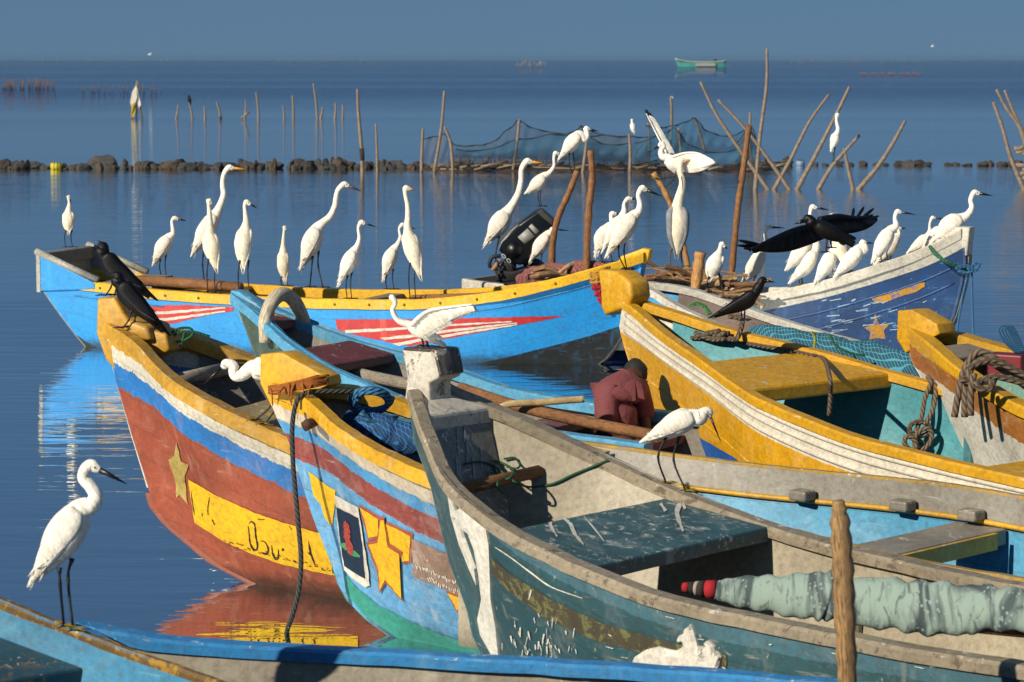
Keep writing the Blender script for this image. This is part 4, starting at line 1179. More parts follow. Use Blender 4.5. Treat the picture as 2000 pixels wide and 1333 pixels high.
# --- crows
CR = lambda *a, **k: bird('crow', *a, mat=CROW_F, bmat=BILL_K, cat='crow', group='crows', **k)
CR('crow on the tip of the ochre stem, back turned', 21, (293, 580), (222, 525), (204, 500), [(200, 492)], (200, 482), (192, 470), [[(222, 545), (217, 562), (206, 577)], [(228, 548), (226, 566), (222, 577)]], Y=12.9, neckk=0.62, headk=0.56, billk=0.20, tailk=0.26, footz=1.405)
CR('crow below the stem tip, tail hanging over the ochre bow', 21, (318, 646), (252, 578), (236, 556), [(230, 548)], (228, 540), (218, 534), [[(258, 605), (252, 625), (240, 641)], [(264, 610), (262, 628), (256, 640)]], Y=12.7, neckk=0.6, headk=0.56, billk=0.20, tailk=0.26)
r_, y_, m_ = CR('crow in profile on the ropes of the yellow boat', 15.5, (1395, 619), (1457, 589), (1474, 574), [(1481, 562), (1486, 553)], (1491, 548), (1514, 552), [[(1447, 602), (1448, 614), (1449, 627)], [(1455, 602), (1455, 612), (1454, 626)]], Y=14.35, neckk=0.50, headk=0.50, billk=0.20, tailk=0.22)
r_, y_, m_ = bird('crow', 'flying crow with outspread wings over the white rail', 16, (1668, 478), (1612, 450), (1592, 440), [(1584, 434)], (1577, 429), (1552, 438), [[(1616, 458), (1614, 476), (1613, 494)], [(1622, 460), (1623, 474), (1626, 486)]], Y=15.0, mat=CROW_F, cat='crow', group='crows', wings=False, neckk=0.66, headk=0.62, billk=0.30, tailk=0.45)
open_wing(r_, [(1600, 444), (1570, 445), (1545, 451), (1515, 463), (1467, 486)], [(1612, 466), (1584, 478), (1545, 491), (1505, 494), (1462, 489)], 15.15, 14.75, 40, CROW_F, 0.020, arm=0.020)
open_wing(r_, [(1600, 430), (1635, 423), (1668, 426), (1690, 424), (1704, 420)], [(1620, 456), (1650, 458), (1682, 452), (1700, 444), (1712, 434)], 15.25, 15.6, 36, CROW_F, 0.020, arm=0.020)
parts = []
for i, (x, y) in enumerate([(1442, 470), (1450, 473), (1440, 480), (1452, 486), (1470, 494)]):
    parts.append(blade(at(1490 - i, 480 + i * 2, 14.85), at(x, y, 14.72), 0.010, Vector((0, -1, 0.2))))
for i, (x, y) in enumerate([(1668, 406), (1688, 404), (1707, 407), (1717, 422), (1712, 432)]):
    parts.append(blade(at(1664 + i * 7, 428 + i * 2, 15.45), at(x, y, 15.6), 0.010, Vector((0, -1, 0.2))))
for i in range(6):
    parts.append(blade(at(1628, 456, 15.2), at(1650 + i * 4.5, 479 - i * 2.4, 15.22 + 0.01 * i), 0.018, Vector((0, -1, 0.3))))
V, F, U = join(*parts)
tf = obj('flight_feathers', V, F, CROW_F, r_, smooth=False); tf['kind'] = 'stuff'
# ------------------------------------------------------------------ poles, firewood and outboard in the dark blue boat
def pole(name, label, cat, pts, Y, rpx, mat, group=None, sides=9, taper=0.85, Y1=None):
    P = crom([tuple(at(x, y, Y + ((Y1 or Y) - Y) * i / (len(pts) - 1))) for i, (x, y) in enumerate(pts)], 6)
    n = len(P)
    rr = [rpx * Y / FPX * (1 - (1 - taper) * i / (n - 1)) * (1 + 0.10 * sin(i * 1.9) + R.uniform(-0.06, 0.06)) for i in range(n)]
    o = tube(name, P[::-1], rr[::-1], mat, None, sides, loc=P[-1])
    return tag(o, label, cat, group)
pole('pole', 'crooked brown pole with splintered tip beside the outboard', 'pole', [(1128, 334), (1110, 380), (1092, 420), (1080, 470), (1077, 545), (1077, 560)], 23.25, 6, WOOD_BROWN, taper=1.2)
pole('pole', 'straight brown pole rising from the sticks behind the bow tip', 'pole', [(1153, 294), (1157, 345), (1151, 400), (1147, 470), (1146, 545)], 22.9, 6.5, WOOD_BROWN, taper=1.2)
pole('pole', 'tall bare orange pole planted behind the firewood', 'pole', [(1463, 246), (1452, 330), (1442, 400), (1434, 480), (1427, 560)], 22.75, 6, WOOD_BROWN, taper=1.1)
pole('pole', 'slanted pale pole gripped by the landing egret', 'pole', [(1276, 338), (1295, 368), (1318, 420), (1335, 480), (1348, 550)], 22.92, 5.5, WOOD_LIGHT, taper=1.1)
pole('post', 'thick cut stump standing at the edge of the firewood', 'post', [(1368, 493), (1363, 530), (1355, 590)], 21.9, 11, WOOD_LIGHT, taper=1.05)
# each stick of the load is a stick
fm = [wood('firewood_a', '#5a3c24', '#b08a5c'), wood('firewood_b', '#4a3020', '#8e6640'), wood('firewood_c', '#7a5a3a', '#c8a878')]
proto = []
for k in range(7):
    n = 7
    P = [(i / (n - 1) - 0.5, 0.03 * sin(i * 1.3 + k) , 0.03 * cos(i * 0.9 + 2 * k)) for i in range(n)]
    V, F, U = tube_data(P, [0.022 * (0.75 + 0.35 * sin(1 + i * 0.8 + k)) for i in range(n)], 7, wob=0.12)
    me = bpy.data.meshes.new('firewood_stick')
    me.from_pydata([tuple(v) for v in V], [], F)
    ul = me.uv_layers.new(name='UVMap')
    for lp in me.loops: ul.data[lp.index].uv = U[lp.vertex_index]
    me.materials.append(fm[k % 3])
    proto.append(me)
def stick(px, py, Y, ln, rz, ry, label, group):
    o = bpy.data.objects.new('firewood_stick', R.choice(proto))
    col.objects.link(o)
    o.location = at(px, py, Y)
    o.rotation_euler = (R.uniform(0, 6.28), ry, rz)
    o.scale = (ln, R.uniform(0.7, 1.3), R.uniform(0.7, 1.3))
    return tag(o, label, 'firewood', group)
for i in range(62):
    px = R.uniform(1292, 1420)
    top = lerp([1250, 1300, 1380, 1450], [524, 524, 534, 552], px)
    py = R.uniform(top + 2, 596)
    stick(px, py, 21.75 + (596 - py) / 80 * 0.9 + R.uniform(-0.05, 0.05), R.uniform(0.45, 0.95), R.uniform(-0.5, 0.4), R.uniform(-0.12, 0.30), 'split stick in the heaped firewood under the heron', 'sticks of firewood')
for i in range(16):
    px = R.uniform(1060, 1190)
    py = lerp([1040, 1130, 1200], [545, 520, 512], px) + R.uniform(0, 22)
    stick(px, py, 23.0 + R.uniform(-0.1, 0.1), R.uniform(0.3, 0.6), R.uniform(-0.4, 0.4), R.uniform(-0.45, 0.1), 'loose stick on the pink net near the outboard', 'sticks by the outboard')
def heap(name, label, cat, pts, Y, mat, seed=1, dk=0.8, group=None, sides=14, rough=0.16):
    """a lumpy heap: (px, py, radius px) along its length"""
    rr = random.Random(seed)
    P = crom(pts, 6)
    V, F = [], []
    n = len(P)
    for i, q in enumerate(P):
        yy = Y[0] + (Y[1] - Y[0]) * i / (n - 1)
        c = at(q[0], q[1], yy)
        r = q[2] * yy / FPX
        t = Vector((P[min(i + 1, n - 1)][0] - P[max(i - 1, 0)][0], 0, -(P[min(i + 1, n - 1)][1] - P[max(i - 1, 0)][1]))).normalized()
        a = Vector((-t.z, 0, t.x))
        for k in range(sides):
            th = 2 * pi * k / sides
            rk = r * (1 + rr.uniform(-rough, rough) + 0.10 * sin(3 * th + i * 0.9) + 0.07 * sin(5 * th - i * 1.7))
            V.append(c + a * cos(th) * rk + Vector((0, 1, 0)) * sin(th) * rk * dk)
    for i in range(n - 1):
        for k in range(sides):
            F.append((i * sides + k, i * sides + (k + 1) % sides, (i + 1) * sides + (k + 1) % sides, (i + 1) * sides + k))
    F += [tuple(range(sides - 1, -1, -1)), tuple((n - 1) * sides + k for k in range(sides))]
    o = obj(name, V, F, mat, loc=at(pts[0][0], pts[0][1], Y[0]))
    sb = o.modifiers.new('subdiv', 'SUBSURF'); sb.levels = sb.render_levels = 1
    return tag(o, label, cat, group)
def net_mat(name, a, b, k=20, kw=0.5):
    t = NT(name)
    o_ = t.coord('Object')
    w1, w2 = t.n('TexWave'), t.n('TexWave')
    for w, rot in ((w1, (0.3, 0.6, 0.8)), (w2, (0.3, 0.6, -0.8))):
        mp = t.n('Mapping'); mp.inputs['Rotation'].default_value = rot
        t.l(o_, mp.inputs['Vector']); t.l(mp.outputs[0], w.inputs['Vector'])
        w.inputs['Scale'].default_value = k; w.inputs['Distortion'].default_value = 2.5; w.inputs['Detail'].default_value = 2
        w.inputs['Detail Scale'].default_value = 0.3
    h = t.math('MAXIMUM', t.ramp(w1.outputs['Fac'], [(0.72, 0.0), (0.95, 1.0)]), t.ramp(w2.outputs['Fac'], [(0.72, 0.0), (0.95, 1.0)]))
    c = t.mix(h, C(a), C(b))
    c = t.mix(t.ramp(t.noise(7, 4), [(0.4, 0.0), (0.8, 0.6)]), c, C(a, 0.5))
    t.bump(h, 0.8, 0.006)
    return t.col(c, 0.8)
heap('fishing_net', 'faded pink fishing net heaped at the stern beside the outboard', 'net', [(1008, 552, 10), (1030, 546, 20), (1060, 535, 20), (1100, 530, 16), (1150, 524, 16), (1185, 520, 8)], (23.3, 22.9), net_mat('pink_net', '#6e3c38', '#a8686a'))
# --- outboard motor, tilted up
YM = 23.55
mo = thing('outboard_motor', 'black outboard motor tilted up on the wooden stern', 'outboard motor', at(985, 545, YM))
BLK = plain('motor_black', '#0c1116', 0.3, 0.3, 30, 0.1)
BLK2 = plain('motor_dull', '#15161a', 0.6, 0.5, 40, 0.5)
def slab(name, poly, y0, y1, mat, parent, bevel=0.02, seg=4):
    n = len(poly)
    V = [at(x, y, YM) + Vector((0, y0, 0)) for x, y in poly] + [at(x, y, YM) + Vector((0, y1, 0)) for x, y in poly]
    F = [tuple(range(n)), tuple(range(2 * n - 1, n - 1, -1))] + [(i, n + i, n + (i + 1) % n, (i + 1) % n) for i in range(n)]
    o = obj(name, V, F, mat, parent, bevel=bevel, bseg=seg)
    fixn(o)
    return o
cowl = slab('cowling', [(973, 486), (978, 468), (1010, 437), (1046, 411), (1060, 407), (1083, 427), (1081, 442), (1042, 500), (1018, 517), (1000, 512)], -0.17, 0.17, BLK, mo, 0.035, 5)
slab('cowling_top', [(1046, 413), (1059, 407), (1083, 428), (1078, 440)], -0.178, 0.178, plain('motor_grey', '#4c4f4a', 0.8, 0.7, 25, 0.4), mo, 0.02)
PLATE = plain('silver_plate', '#9a9a94', 0.5, 0.2, 60)
slab('label_plate', [(1011, 461), (1030, 444), (1044, 459), (1025, 475)], -0.176, -0.172, PLATE, cowl, 0.0)
slab('label_plate', [(1032, 441), (1038, 435), (1053, 449), (1046, 456)], -0.176, -0.172, PLATE, cowl, 0.0)
slab('recess_panel', [(985, 487), (1002, 466), (1022, 484), (1012, 502), (998, 505)], -0.178, -0.172, plain('motor_recess', '#050506', 0.4), cowl, 0.0)
def ringpx(cx, cy, rx, ry, a, n=14):
    return [(cx + rx * cos(t) * cos(a) - ry * sin(t) * sin(a), cy + rx * cos(t) * sin(a) + ry * sin(t) * cos(a)) for t in [2 * pi * i / n for i in range(n + 1)]]
TRIM = plain('white_trim', '#b8b4a4', 0.6)
for cx, cy in ((984, 498), (994, 507)):
    tube('number_mark', [at(x, y, YM) + Vector((0, -0.178, 0)) for x, y in ringpx(cx, cy, 4.5, 2.6, 0.85)], 0.005, TRIM, cowl, 5)
tube('trim_line', [at(x, y, YM) + Vector((0, -0.178, 0)) for x, y in ((975, 484), (980, 470), (1000, 448), (1012, 437))], 0.005, TRIM, cowl, 5)
slab('midsection', [(985, 505), (1010, 515), (1005, 535), (980, 545), (972, 530)], -0.09, 0.09, BLK2, mo, 0.03)
slab('clamp_bracket', [(966, 525), (1000, 528), (1030, 520), (1036, 535), (1010, 548), (975, 552)], -0.13, 0.13, BLK2, mo, 0.02)
tube('tiller_handle', crom([tuple(at(x, y, YM - 0.08)) for x, y in ((978, 500), (962, 503), (956, 515), (958, 524))], 5), 0.017, BLK2, mo)
tube('lower_leg', [at(1028, 512, YM), at(1050, 515, YM + 0.1), at(1064, 530, YM + 0.15)], [0.05, 0.045, 0.06], BLK2, mo)
for i in range(9):
    x, y = R.uniform(968, 1030), R.uniform(508, 545)
    tube('hose', crom([tuple(at(x, y, YM - 0.14)), tuple(at(x + R.uniform(-14, 14), y + R.uniform(4, 16), YM - 0.16)), tuple(at(x + R.uniform(-20, 20), y + R.uniform(6, 20), YM - 0.12))], 5), 0.010, BLK2, mo, 6)
tube('wooden_wedge', [at(962, 528, YM - 0.1), at(978, 508, YM - 0.1)], 0.022, WOOD_LIGHT, mo, 6)

# ------------------------------------------------------------------ stone bank
rk = []
rmats = [plain('stone_dark', '#4e4740', 0.9, 0.7, 9, 0.8, '#14110e', bd=0.03), plain('stone_brown', '#6a5a48', 0.9, 0.7, 8, 0.8, '#1c1610', bd=0.03), plain('stone_grey', '#5c5a56', 0.9, 0.7, 9, 0.8, '#181614', bd=0.03)]
for k in range(6):
    bm = bmesh.new()
    bmesh.ops.create_icosphere(bm, subdivisions=2, radius=1)
    rr = random.Random(k + 40)
    for v in bm.verts:
        q = v.co.copy()
        v.co *= 1 + 0.30 * sin(3.1 * q.x + k) * cos(2.7 * q.y - k) + rr.uniform(-0.17, 0.17)
        v.co.z *= 0.82
    me = bpy.data.meshes.new('rock')
    bm.to_mesh(me); bm.free()
    me.materials.append(rmats[k % 3])
    rk.append(me)
def rock(px, wpx, hpx, ybase, label, group, back=0.0):
    p = onz(px, ybase, 0)
    m = p.y / FPX
    o = bpy.data.objects.new('rock', R.choice(rk))
    col.objects.link(o)
    o.location = p + Vector((0, back, hpx * m * 0.25))
    o.rotation_euler = (R.uniform(-0.3, 0.3), R.uniform(-0.3, 0.3), R.uniform(0, 6.3))
    o.scale = (wpx * m / 2, wpx * m / 2 * R.uniform(0.8, 1.3), hpx * m * 0.78)
    return tag(o, label, 'rock', group)
x = -90
while x < 835:
    hh = lerp([0, 60, 100, 140, 170, 195, 230, 280, 350, 400, 470, 560, 640, 760, 830], [16, 18, 10, 14, 12, 30, 20, 20, 17, 13, 19, 20, 22, 22, 14], x)
    w = R.choice([R.uniform(9, 18), R.uniform(14, 40)]) if not 178 < x < 205 else 46
    if R.random() < 0.95:
        rock(x, w, hh * R.uniform(0.40, 1.10), 329 + R.uniform(-1, 1.5), 'rough stone in the low stone bank across the shallows', 'stones of the bank', R.uniform(-0.2, 0.3))
    if R.random() < 0.55:
        rock(x + R.uniform(-6, 6), R.uniform(10, 18), hh * R.uniform(0.3, 0.55), 330, 'rough stone in the low stone bank across the shallows', 'stones of the bank', -0.3)
    x += w * 0.52
for x, w, h_ in [(1538, 22, 18), (1590, 18, 6), (1612, 14, 5), (1640, 18, 8), (1662, 12, 6), (1686, 16, 9), (1712, 20, 5), (1730, 14, 4), (1757, 24, 9), (1776, 26, 10), (1795, 22, 10), (1812, 20, 7), (1852, 18, 4), (1868, 14, 5), (1888, 20, 4), (1920, 24, 10), (1934, 18, 9), (1956, 18, 9), (1972, 18, 10), (1990, 20, 12)]:
    rock(x, w, h_, 323 + R.uniform(-1, 1), 'small low stone breaking the water behind the leaning stakes', 'small stones behind the stakes')
dr = onz(115, 330, 0)
t_ = thing('plastic_drum', 'yellow plastic drum floating at the stone bank', 'drum', dr)
YD = plain('yellow_plastic', '#c8b40c', 0.4, 0.2)
tube('drum_body', [dr + Vector((-0.12, -0.35, 0.07)), dr + Vector((0.12, -0.35, 0.07))], [0.085, 0.085], YD, t_, 14)
for dx in (-0.04, 0.04):
    tube('drum_band', [dr + Vector((dx - 0.008, -0.35, 0.07)), dr + Vector((dx + 0.008, -0.35, 0.07))], 0.088, plain('olive_band', '#4a4a14', 0.6), t_, 14)
cr = onz(1563, 324, 0)
t_ = thing('plastic_can', 'blue lidded can among the small stones', 'can', cr)
tube('can_body', [cr, cr + Vector((0, 0, 0.12))], [0.11, 0.11], plain('blue_can', '#7890a8', 0.5), t_, 12)
tube('can_lid', [cr + Vector((0, 0, 0.12)), cr + Vector((0, 0, 0.14))], [0.06, 0.05], plain('dark_lid', '#202a38', 0.5), t_, 12)

# ------------------------------------------------------------------ fish pen with nets, on a mud bank
STK = wood('stake_wood', '#4a3c30', '#9a8670')
pen = thing('fish_pen', 'fish pen of teal nets slung between crooked posts on mud', 'fish pen', onz(1150, 334, 0))
for pts in ([(826, 252), (824, 300), (823, 338)], [(868, 178), (862, 250), (848, 338)], [(868, 248), (880, 280), (885, 338)], [(1014, 233), (1010, 280), (1002, 336)], [(1146, 272), (1143, 300), (1138, 338)], [(1229, 262), (1231, 300), (1230, 338)],
            [(1266, 240), (1268, 280), (1266, 330)], [(1310, 190), (1312, 225), (1309, 300)], [(1356, 228), (1368, 265), (1378, 300)], [(1325, 250), (1330, 300), (1330, 334)], [(1465, 220), (1465, 280), (1470, 336)]):
    yb = pts[-1][1]
    Yp = onz(pts[-1][0], max(yb, 328), 0).y + 0.3
    P = crom([tuple(at(x, y, Yp)) for x, y in pts], 5)
    tube('post', P, [0.030 + 0.012 * i / len(P) for i in range(len(P))], STK, pen, 7)
def net_panel(top, bot, Y0, mat, name='net_panel', sag=0.0):
    T = []
    for (xa, ya), (xb, yb_) in zip(top, top[1:]):               # cord hangs slack between its points
        for k in range(6):
            q = k / 6
            T.append((xa + (xb - xa) * q, ya + (yb_ - ya) * q + 0.05 * abs(xb - xa) * 4 * q * (1 - q)))
    T.append(top[-1])
    V, F = [], []
    m = 7
    for i, q in enumerate(T):
        yb = lerp([b[0] for b in bot], [b[1] for b in bot], q[0])
        for j in range(m):
            k = j / (m - 1)
            V.append(at(q[0] + 2 * sin(i + j), q[1] + (yb - q[1]) * k, Y0 - 0.9 * sin(pi * k) * sag + 0.08 * sin(i * 1.3 + j)))
    for i in range(len(T) - 1):
        for j in range(m - 1):
            F.append((i * m + j, (i + 1) * m + j, (i + 1) * m + j + 1, i * m + j + 1))
    obj(name, V, F, mat, pen)
    tube('net_rope', [V[i * m] for i in range(len(T))], 0.016, plain('net_rope', '#1c2e38', 0.8), pen, 5)
def sheer(name, c, a):
    t = NT(name)
    tr = t.n('BsdfTransparent')
    mx = t.n('MixShader')
    f_ = t.math('ADD', a - 0.2, t.math('MULTIPLY', t.noise(3.0, 4), 0.4))
    t.l(f_, mx.inputs[0]); t.l(tr.outputs[0], mx.inputs[1]); t.l(t.b.outputs[0], mx.inputs[2])
    t.l(mx.outputs[0], t.t.nodes['Material Output'].inputs[0])
    t.col(t.mix(t.noise(1.2, 3), C(c), C(c, 0.5)), 0.9)
    return t.m
N1, N2, N3 = sheer('teal_net', '#1f5a74', 0.44), sheer('grey_net', '#4a525a', 0.34), sheer('brown_net', '#6a5c50', 0.30)
flat = [(800, 326), (1500, 326)]
net_panel([(822, 272), (845, 268), (868, 262), (890, 284)], flat, 59.5, N3, sag=0.2)
net_panel([(890, 284), (930, 284), (960, 279), (990, 255), (1013, 234), (1035, 248), (1075, 258), (1110, 262), (1136, 246), (1160, 258), (1200, 266), (1232, 268)], flat, 60.5, N2, sag=0.5)
net_panel([(890, 292), (940, 294), (1010, 272), (1075, 262), (1140, 262), (1180, 282), (1230, 280)], [(800, 306), (1050, 312), (1500, 322)], 59.4, N1, sag=0.5)
net_panel([(1120, 264), (1180, 264), (1230, 266), (1268, 268)], flat, 59.8, N2, sag=0.3)
net_panel([(1262, 246), (1285, 250), (1312, 246), (1335, 240), (1357, 230), (1378, 254), (1410, 266), (1440, 264), (1466, 242)], [(1200, 312), (1400, 300), (1500, 296)], 60.4, N1, sag=0.6)
net_panel([(1240, 280), (1290, 262), (1318, 250), (1345, 282), (1390, 298), (1440, 292), (1464, 244), (1482, 300)], flat, 59.2, N1, sag=0.4)
net_panel([(1438, 280), (1466, 244), (1484, 292), (1502, 322)], flat, 59.6, N3, sag=0.2)
# low mud bank under the pen
V, F = [], []
nx, ny = 60, 8
for i in range(nx):
    px = 806 + (1535 - 806) * i / (nx - 1)
    for j in range(ny):
        p = onz(px, 336 - 10 * j / (ny - 1), 0)
        e_ = min(1, i / 5, (nx - 1 - i) / 5) * sin(pi * (j + 0.3) / ny)
        V.append(p + Vector((0, 0, -0.02 + e_ * (0.06 + 0.05 * sin(i * 0.9) + R.uniform(0, 0.06)))))
for i in range(nx - 1):
    for j in range(ny - 1):
        F.append((i * ny + j, (i + 1) * ny + j, (i + 1) * ny + j + 1, i * ny + j + 1))
mb = obj('mud_bank', V, F, plain('mud', '#5c4a38', 0.95, 0.7, 4, 0.8, '#1c140e', bd=0.04), loc=onz(1150, 334, 0))
mb['kind'] = 'structure'
parts = []
for i in range(90):
    p = onz(R.uniform(830, 1515), R.uniform(328, 336), 0) + Vector((0, 0, R.uniform(0.04, 0.12)))
    a = R.uniform(-0.5, 0.5)
    l_ = R.uniform(0.2, 0.8)
    parts.append(tube_data([p, p + Vector((l_ * cos(a), l_ * sin(a), R.uniform(-0.03, 0.12)))], R.uniform(0.012, 0.03), 5))
for i in range(260):                                            # dry tufts
    p = onz(R.choice([R.uniform(880, 1090), R.uniform(880, 1500)]), R.uniform(324, 330), 0) + Vector((0, 0, 0.05))
    parts.append(tube_data([p, p + Vector((R.uniform(-0.15, 0.15), 0, R.uniform(0.1, 0.3)))], [0.012, 0.003], 3))
V, F, U = join(*parts)
db = obj('driftwood', V, F, STK, loc=onz(1150, 334, 0), uvs=U)
tag(db, 'dry sticks and tufts littering the mud under the nets', 'driftwood', None, 'stuff')

# ------------------------------------------------------------------ stakes in the lagoon
def stake(pts, ybase, rpx, label, group=None, extra=0.0):
    Yp = onz(pts[-1][0], ybase, 0).y + extra
    P = crom([tuple(at(x, y, Yp)) for x, y in pts], 6)
    d = (Vector(P[-1]) - Vector(P[-2])).normalized()
    P.append(tuple(Vector(P[-1]) + d * 0.25))
    n = len(P)
    o = tube('stake', P, [rpx * Yp / FPX * (0.62 + 0.5 * i / n) * R.uniform(0.93, 1.07) for i in range(n)], STK, None, 7, loc=Vector(P[-1]))
    return tag(o, label, 'stake', group)
stake([(698, 174), (700, 220), (706, 290), (708, 336)], 336, 4, 'tall bent stake in front of the stone bank')
tube('stake_wrap', [at(706, 290, 58.4), at(708, 314, 58.4)], [0.06, 0.05], plain('old_rag', '#3a2a22', 0.9), bpy.data.objects[-1] if False else None, 7, loc=at(706, 290, 58.4))
tag(bpy.data.objects['stake_wrap'], 'dark rag wound round the tall bent stake', 'rag')
stake([(734, 242), (736, 290), (737, 336)], 336, 3, 'short stake next to the bent one at the stone bank')
LS = 'leaning stakes right of the fish pen'
for pts, rp, lb in (
    ([(1368, 160), (1400, 225), (1450, 300), (1500, 370)], 4.2, 'long stake leaning left, crossing the pen corner'),
    ([(1402, 195), (1450, 245), (1500, 310), (1543, 372)], 4.0, 'thin dark stake leaning left through the pen corner'),
    ([(1498, 95), (1497, 170), (1484, 270), (1475, 372)], 4.2, 'tallest stake, nearly upright, curving right at its top'),
    ([(1619, 185), (1580, 240), (1545, 310), (1512, 370)], 4.0, 'straight dark stake leaning right from its foot'),
    ([(1659, 170), (1638, 215), (1600, 290), (1556, 372)], 4.6, 'bent stake leaning right behind the perched egret'),
    ([(1679, 264), (1650, 296), (1622, 330), (1596, 374)], 4.6, 'short slanting stake crossed by an upright stub'),
    ([(1648, 290), (1657, 330), (1667, 374)], 4.4, 'upright stub crossing the short slanting stake'),
    ([(1768, 236), (1744, 280), (1715, 325), (1677, 370)], 5.0, 'thick dark stake leaning right, standing apart'),
    ([(1940, 200), (1958, 250), (1975, 310), (2002, 374)], 4.8, 'stake leaning left beside the brush bundle'),
    ([(1946, 175), (1968, 215), (1992, 250), (2016, 320)], 4.6, 'longer of two crossing stakes above the brush bundle'),
    ([(1962, 176), (1978, 215), (1998, 260), (2020, 330)], 4.0, 'shorter of two crossing stakes above the brush bundle')):
    stake(pts, 370 if pts[-1][1] > 360 else 350, rp, lb, LS)
parts = []
for i in range(26):
    p = at(R.uniform(1978, 2030), R.uniform(285, 350), 54)
    parts.append(tube_data([p, p + Vector((R.uniform(0.2, 0.6), 0, R.uniform(-0.1, 0.15)))], R.uniform(0.02, 0.05), 5))
V, F, U = join(*parts)
tag(obj('brushwood', V, F, STK, loc=onz(2000, 352, 0), uvs=U), 'bundle of brushwood at the foot of the crossing stakes', 'brushwood', None, 'stuff')
FS = 'short stakes standing in a row far out'
for pts in ([(348, 205), (344, 232)], [(369, 200), (376, 233)], [(399, 208), (400, 233)], [(423, 199), (431, 232)], [(480, 195), (478, 231)], [(500, 180), (505, 234)], [(552, 206), (555, 233)], [(571, 187), (573, 234)], [(612, 163), (620, 233)], [(630, 210), (626, 233)], [(655, 201), (654, 232)], [(669, 205), (669, 234)], [(471, 230), (478, 226)]):
    stake([pts[0], ((pts[0][0] + pts[1][0]) / 2 + 1, (pts[0][1] + pts[1][1]) / 2), pts[1]], 232, R.uniform(2.0, 2.8), 'short bare stake in the row far out', FS)
# white flag of cloth on tied stakes
fy = onz(265, 232, 0).y
fl = thing('marker_flag', 'white and yellow cloth hung on three tied stakes', 'marker', onz(265, 232, 0))
for pts in ([(267, 160), (257, 234)], [(266, 166), (278, 234)], [(269, 158), (266, 234)]):
    tube('stake', [at(x, y, fy) for x, y in pts], 0.04, STK, fl, 6)
CL = plain('white_cloth', '#cfc8b8', 0.9, 0.3, 6, 0.5)
for poly, mt in (([(266, 166), (258, 180), (254, 200), (258, 215), (263, 205), (268, 190)], CL), ([(267, 168), (271, 185), (275, 205), (271, 212), (267, 200), (265, 185)], CL), ([(257, 205), (263, 200), (266, 210), (262, 228), (256, 230)], plain('yellow_cloth', '#b89a20', 0.9, 0.3, 6))):
    n = len(poly)
    V = [at(x, y, fy - 0.1 + 0.05 * sin(x)) for x, y in poly] + [at(x, y, fy + 0.02 + 0.05 * sin(x)) for x, y in poly]
    F = [tuple(range(n)), tuple(range(2 * n - 1, n - 1, -1))] + [(i, n + i, n + (i + 1) % n, (i + 1) % n) for i in range(n)]
    fixn(obj('cloth', V, F, mt, fl, smooth=False))
# far pens: rows of sticks too small to tell apart
def far_sticks(label, x0, x1, y0, hpx, n, c, name='far_fish_trap'):
    Yp = onz(x0, y0, 0).y
    parts = []
    for i in range(n):
        p = onz(R.uniform(x0, x1), y0 + R.uniform(-1.0, 1.0), 0)
        h_ = hpx * p.y / FPX * R.uniform(0.35, 1.0)
        parts.append(tube_data([p, p + Vector((R.uniform(-0.25, 0.25) * h_, 0, h_))], 0.55 * p.y / FPX, 4))
    V, F, U = join(*parts)
    tag(obj(name, V, F, plain('far_sticks_' + c, '#' + c, 0.9), loc=onz((x0 + x1) / 2, y0, 0)), label, 'fish trap', None, 'stuff')
far_sticks('reddish pen of sticks far out beyond the white flag', 0, 110, 174, 22, 70, '7a5c4c')
far_sticks('scattered thin sticks far out around the white flag', 160, 320, 182, 20, 34, '6a6258')
far_sticks('thin cluster of pale sticks near the horizon beyond the fish pen', 1000, 1065, 131, 13, 26, '9a8c84')
far_sticks('thin line of reddish sticks below the distant boat', 1675, 1800, 147, 7, 60, '8a6a5c')
far_sticks('faint line of sticks at the horizon beyond the distant boat', 1540, 1800, 124, 8, 40, '8a8484')
far_sticks('faint row of sticks at the horizon beyond the short stakes', 540, 760, 123, 8, 30, '8a8480')
far_sticks('few pale sticks at the horizon beyond the white flag', 60, 430, 121, 9, 14, '9a968e')
# distant boat
yb = 760
db_ = thing('distant_boat', 'small green and white boat far out near the horizon', 'boat', at(1368, 130, yb))
prof = [(1318, 115), (1326, 118), (1345, 121), (1380, 122), (1412, 121), (1418, 118)]
V, F = [], []
for i, (x, y) in enumerate(prof):
    w = (0.2, 0.7, 1.2, 1.3, 1.1, 0.8)[i]
    for dy, yy in ((-w, y), (-w * 0.75, 131), (w * 0.75, 131), (w, y)):
        V.append(at(x + (6 if yy == 131 and i == 0 else 0), yy, yb) + Vector((0, dy, 0)))
for i in range(5):
    for j in range(4):
        F.append((i * 4 + j, i * 4 + (j + 1) % 4, i * 4 + 4 + (j + 1) % 4, i * 4 + 4 + j))
F += [(3, 2, 1, 0), (20, 21, 22, 23)]
fixn(obj('hull', V, F, plain('sea_green', '#4a9a88', 0.6, 0.3, 0.4), db_, smooth=False))
tube('gunwale', [at(x, y - 0.4, yb - 1.2) for x, y in prof], 0.18, plain('pale_rail', '#b8b4a4', 0.7), db_, 5)
obj('hull_panel', *box_data(at(1378, 126.5, yb - 1.45), (2.9, 0, 0), (0, 0.12, 0), (0, 0, 0.45))[:2], plain('tan_panel', '#a8a088', 0.7), db_, smooth=False)
obj('engine', *ball_data(at(1397, 119.5, yb), 0.6)[:2], BLK2, db_)
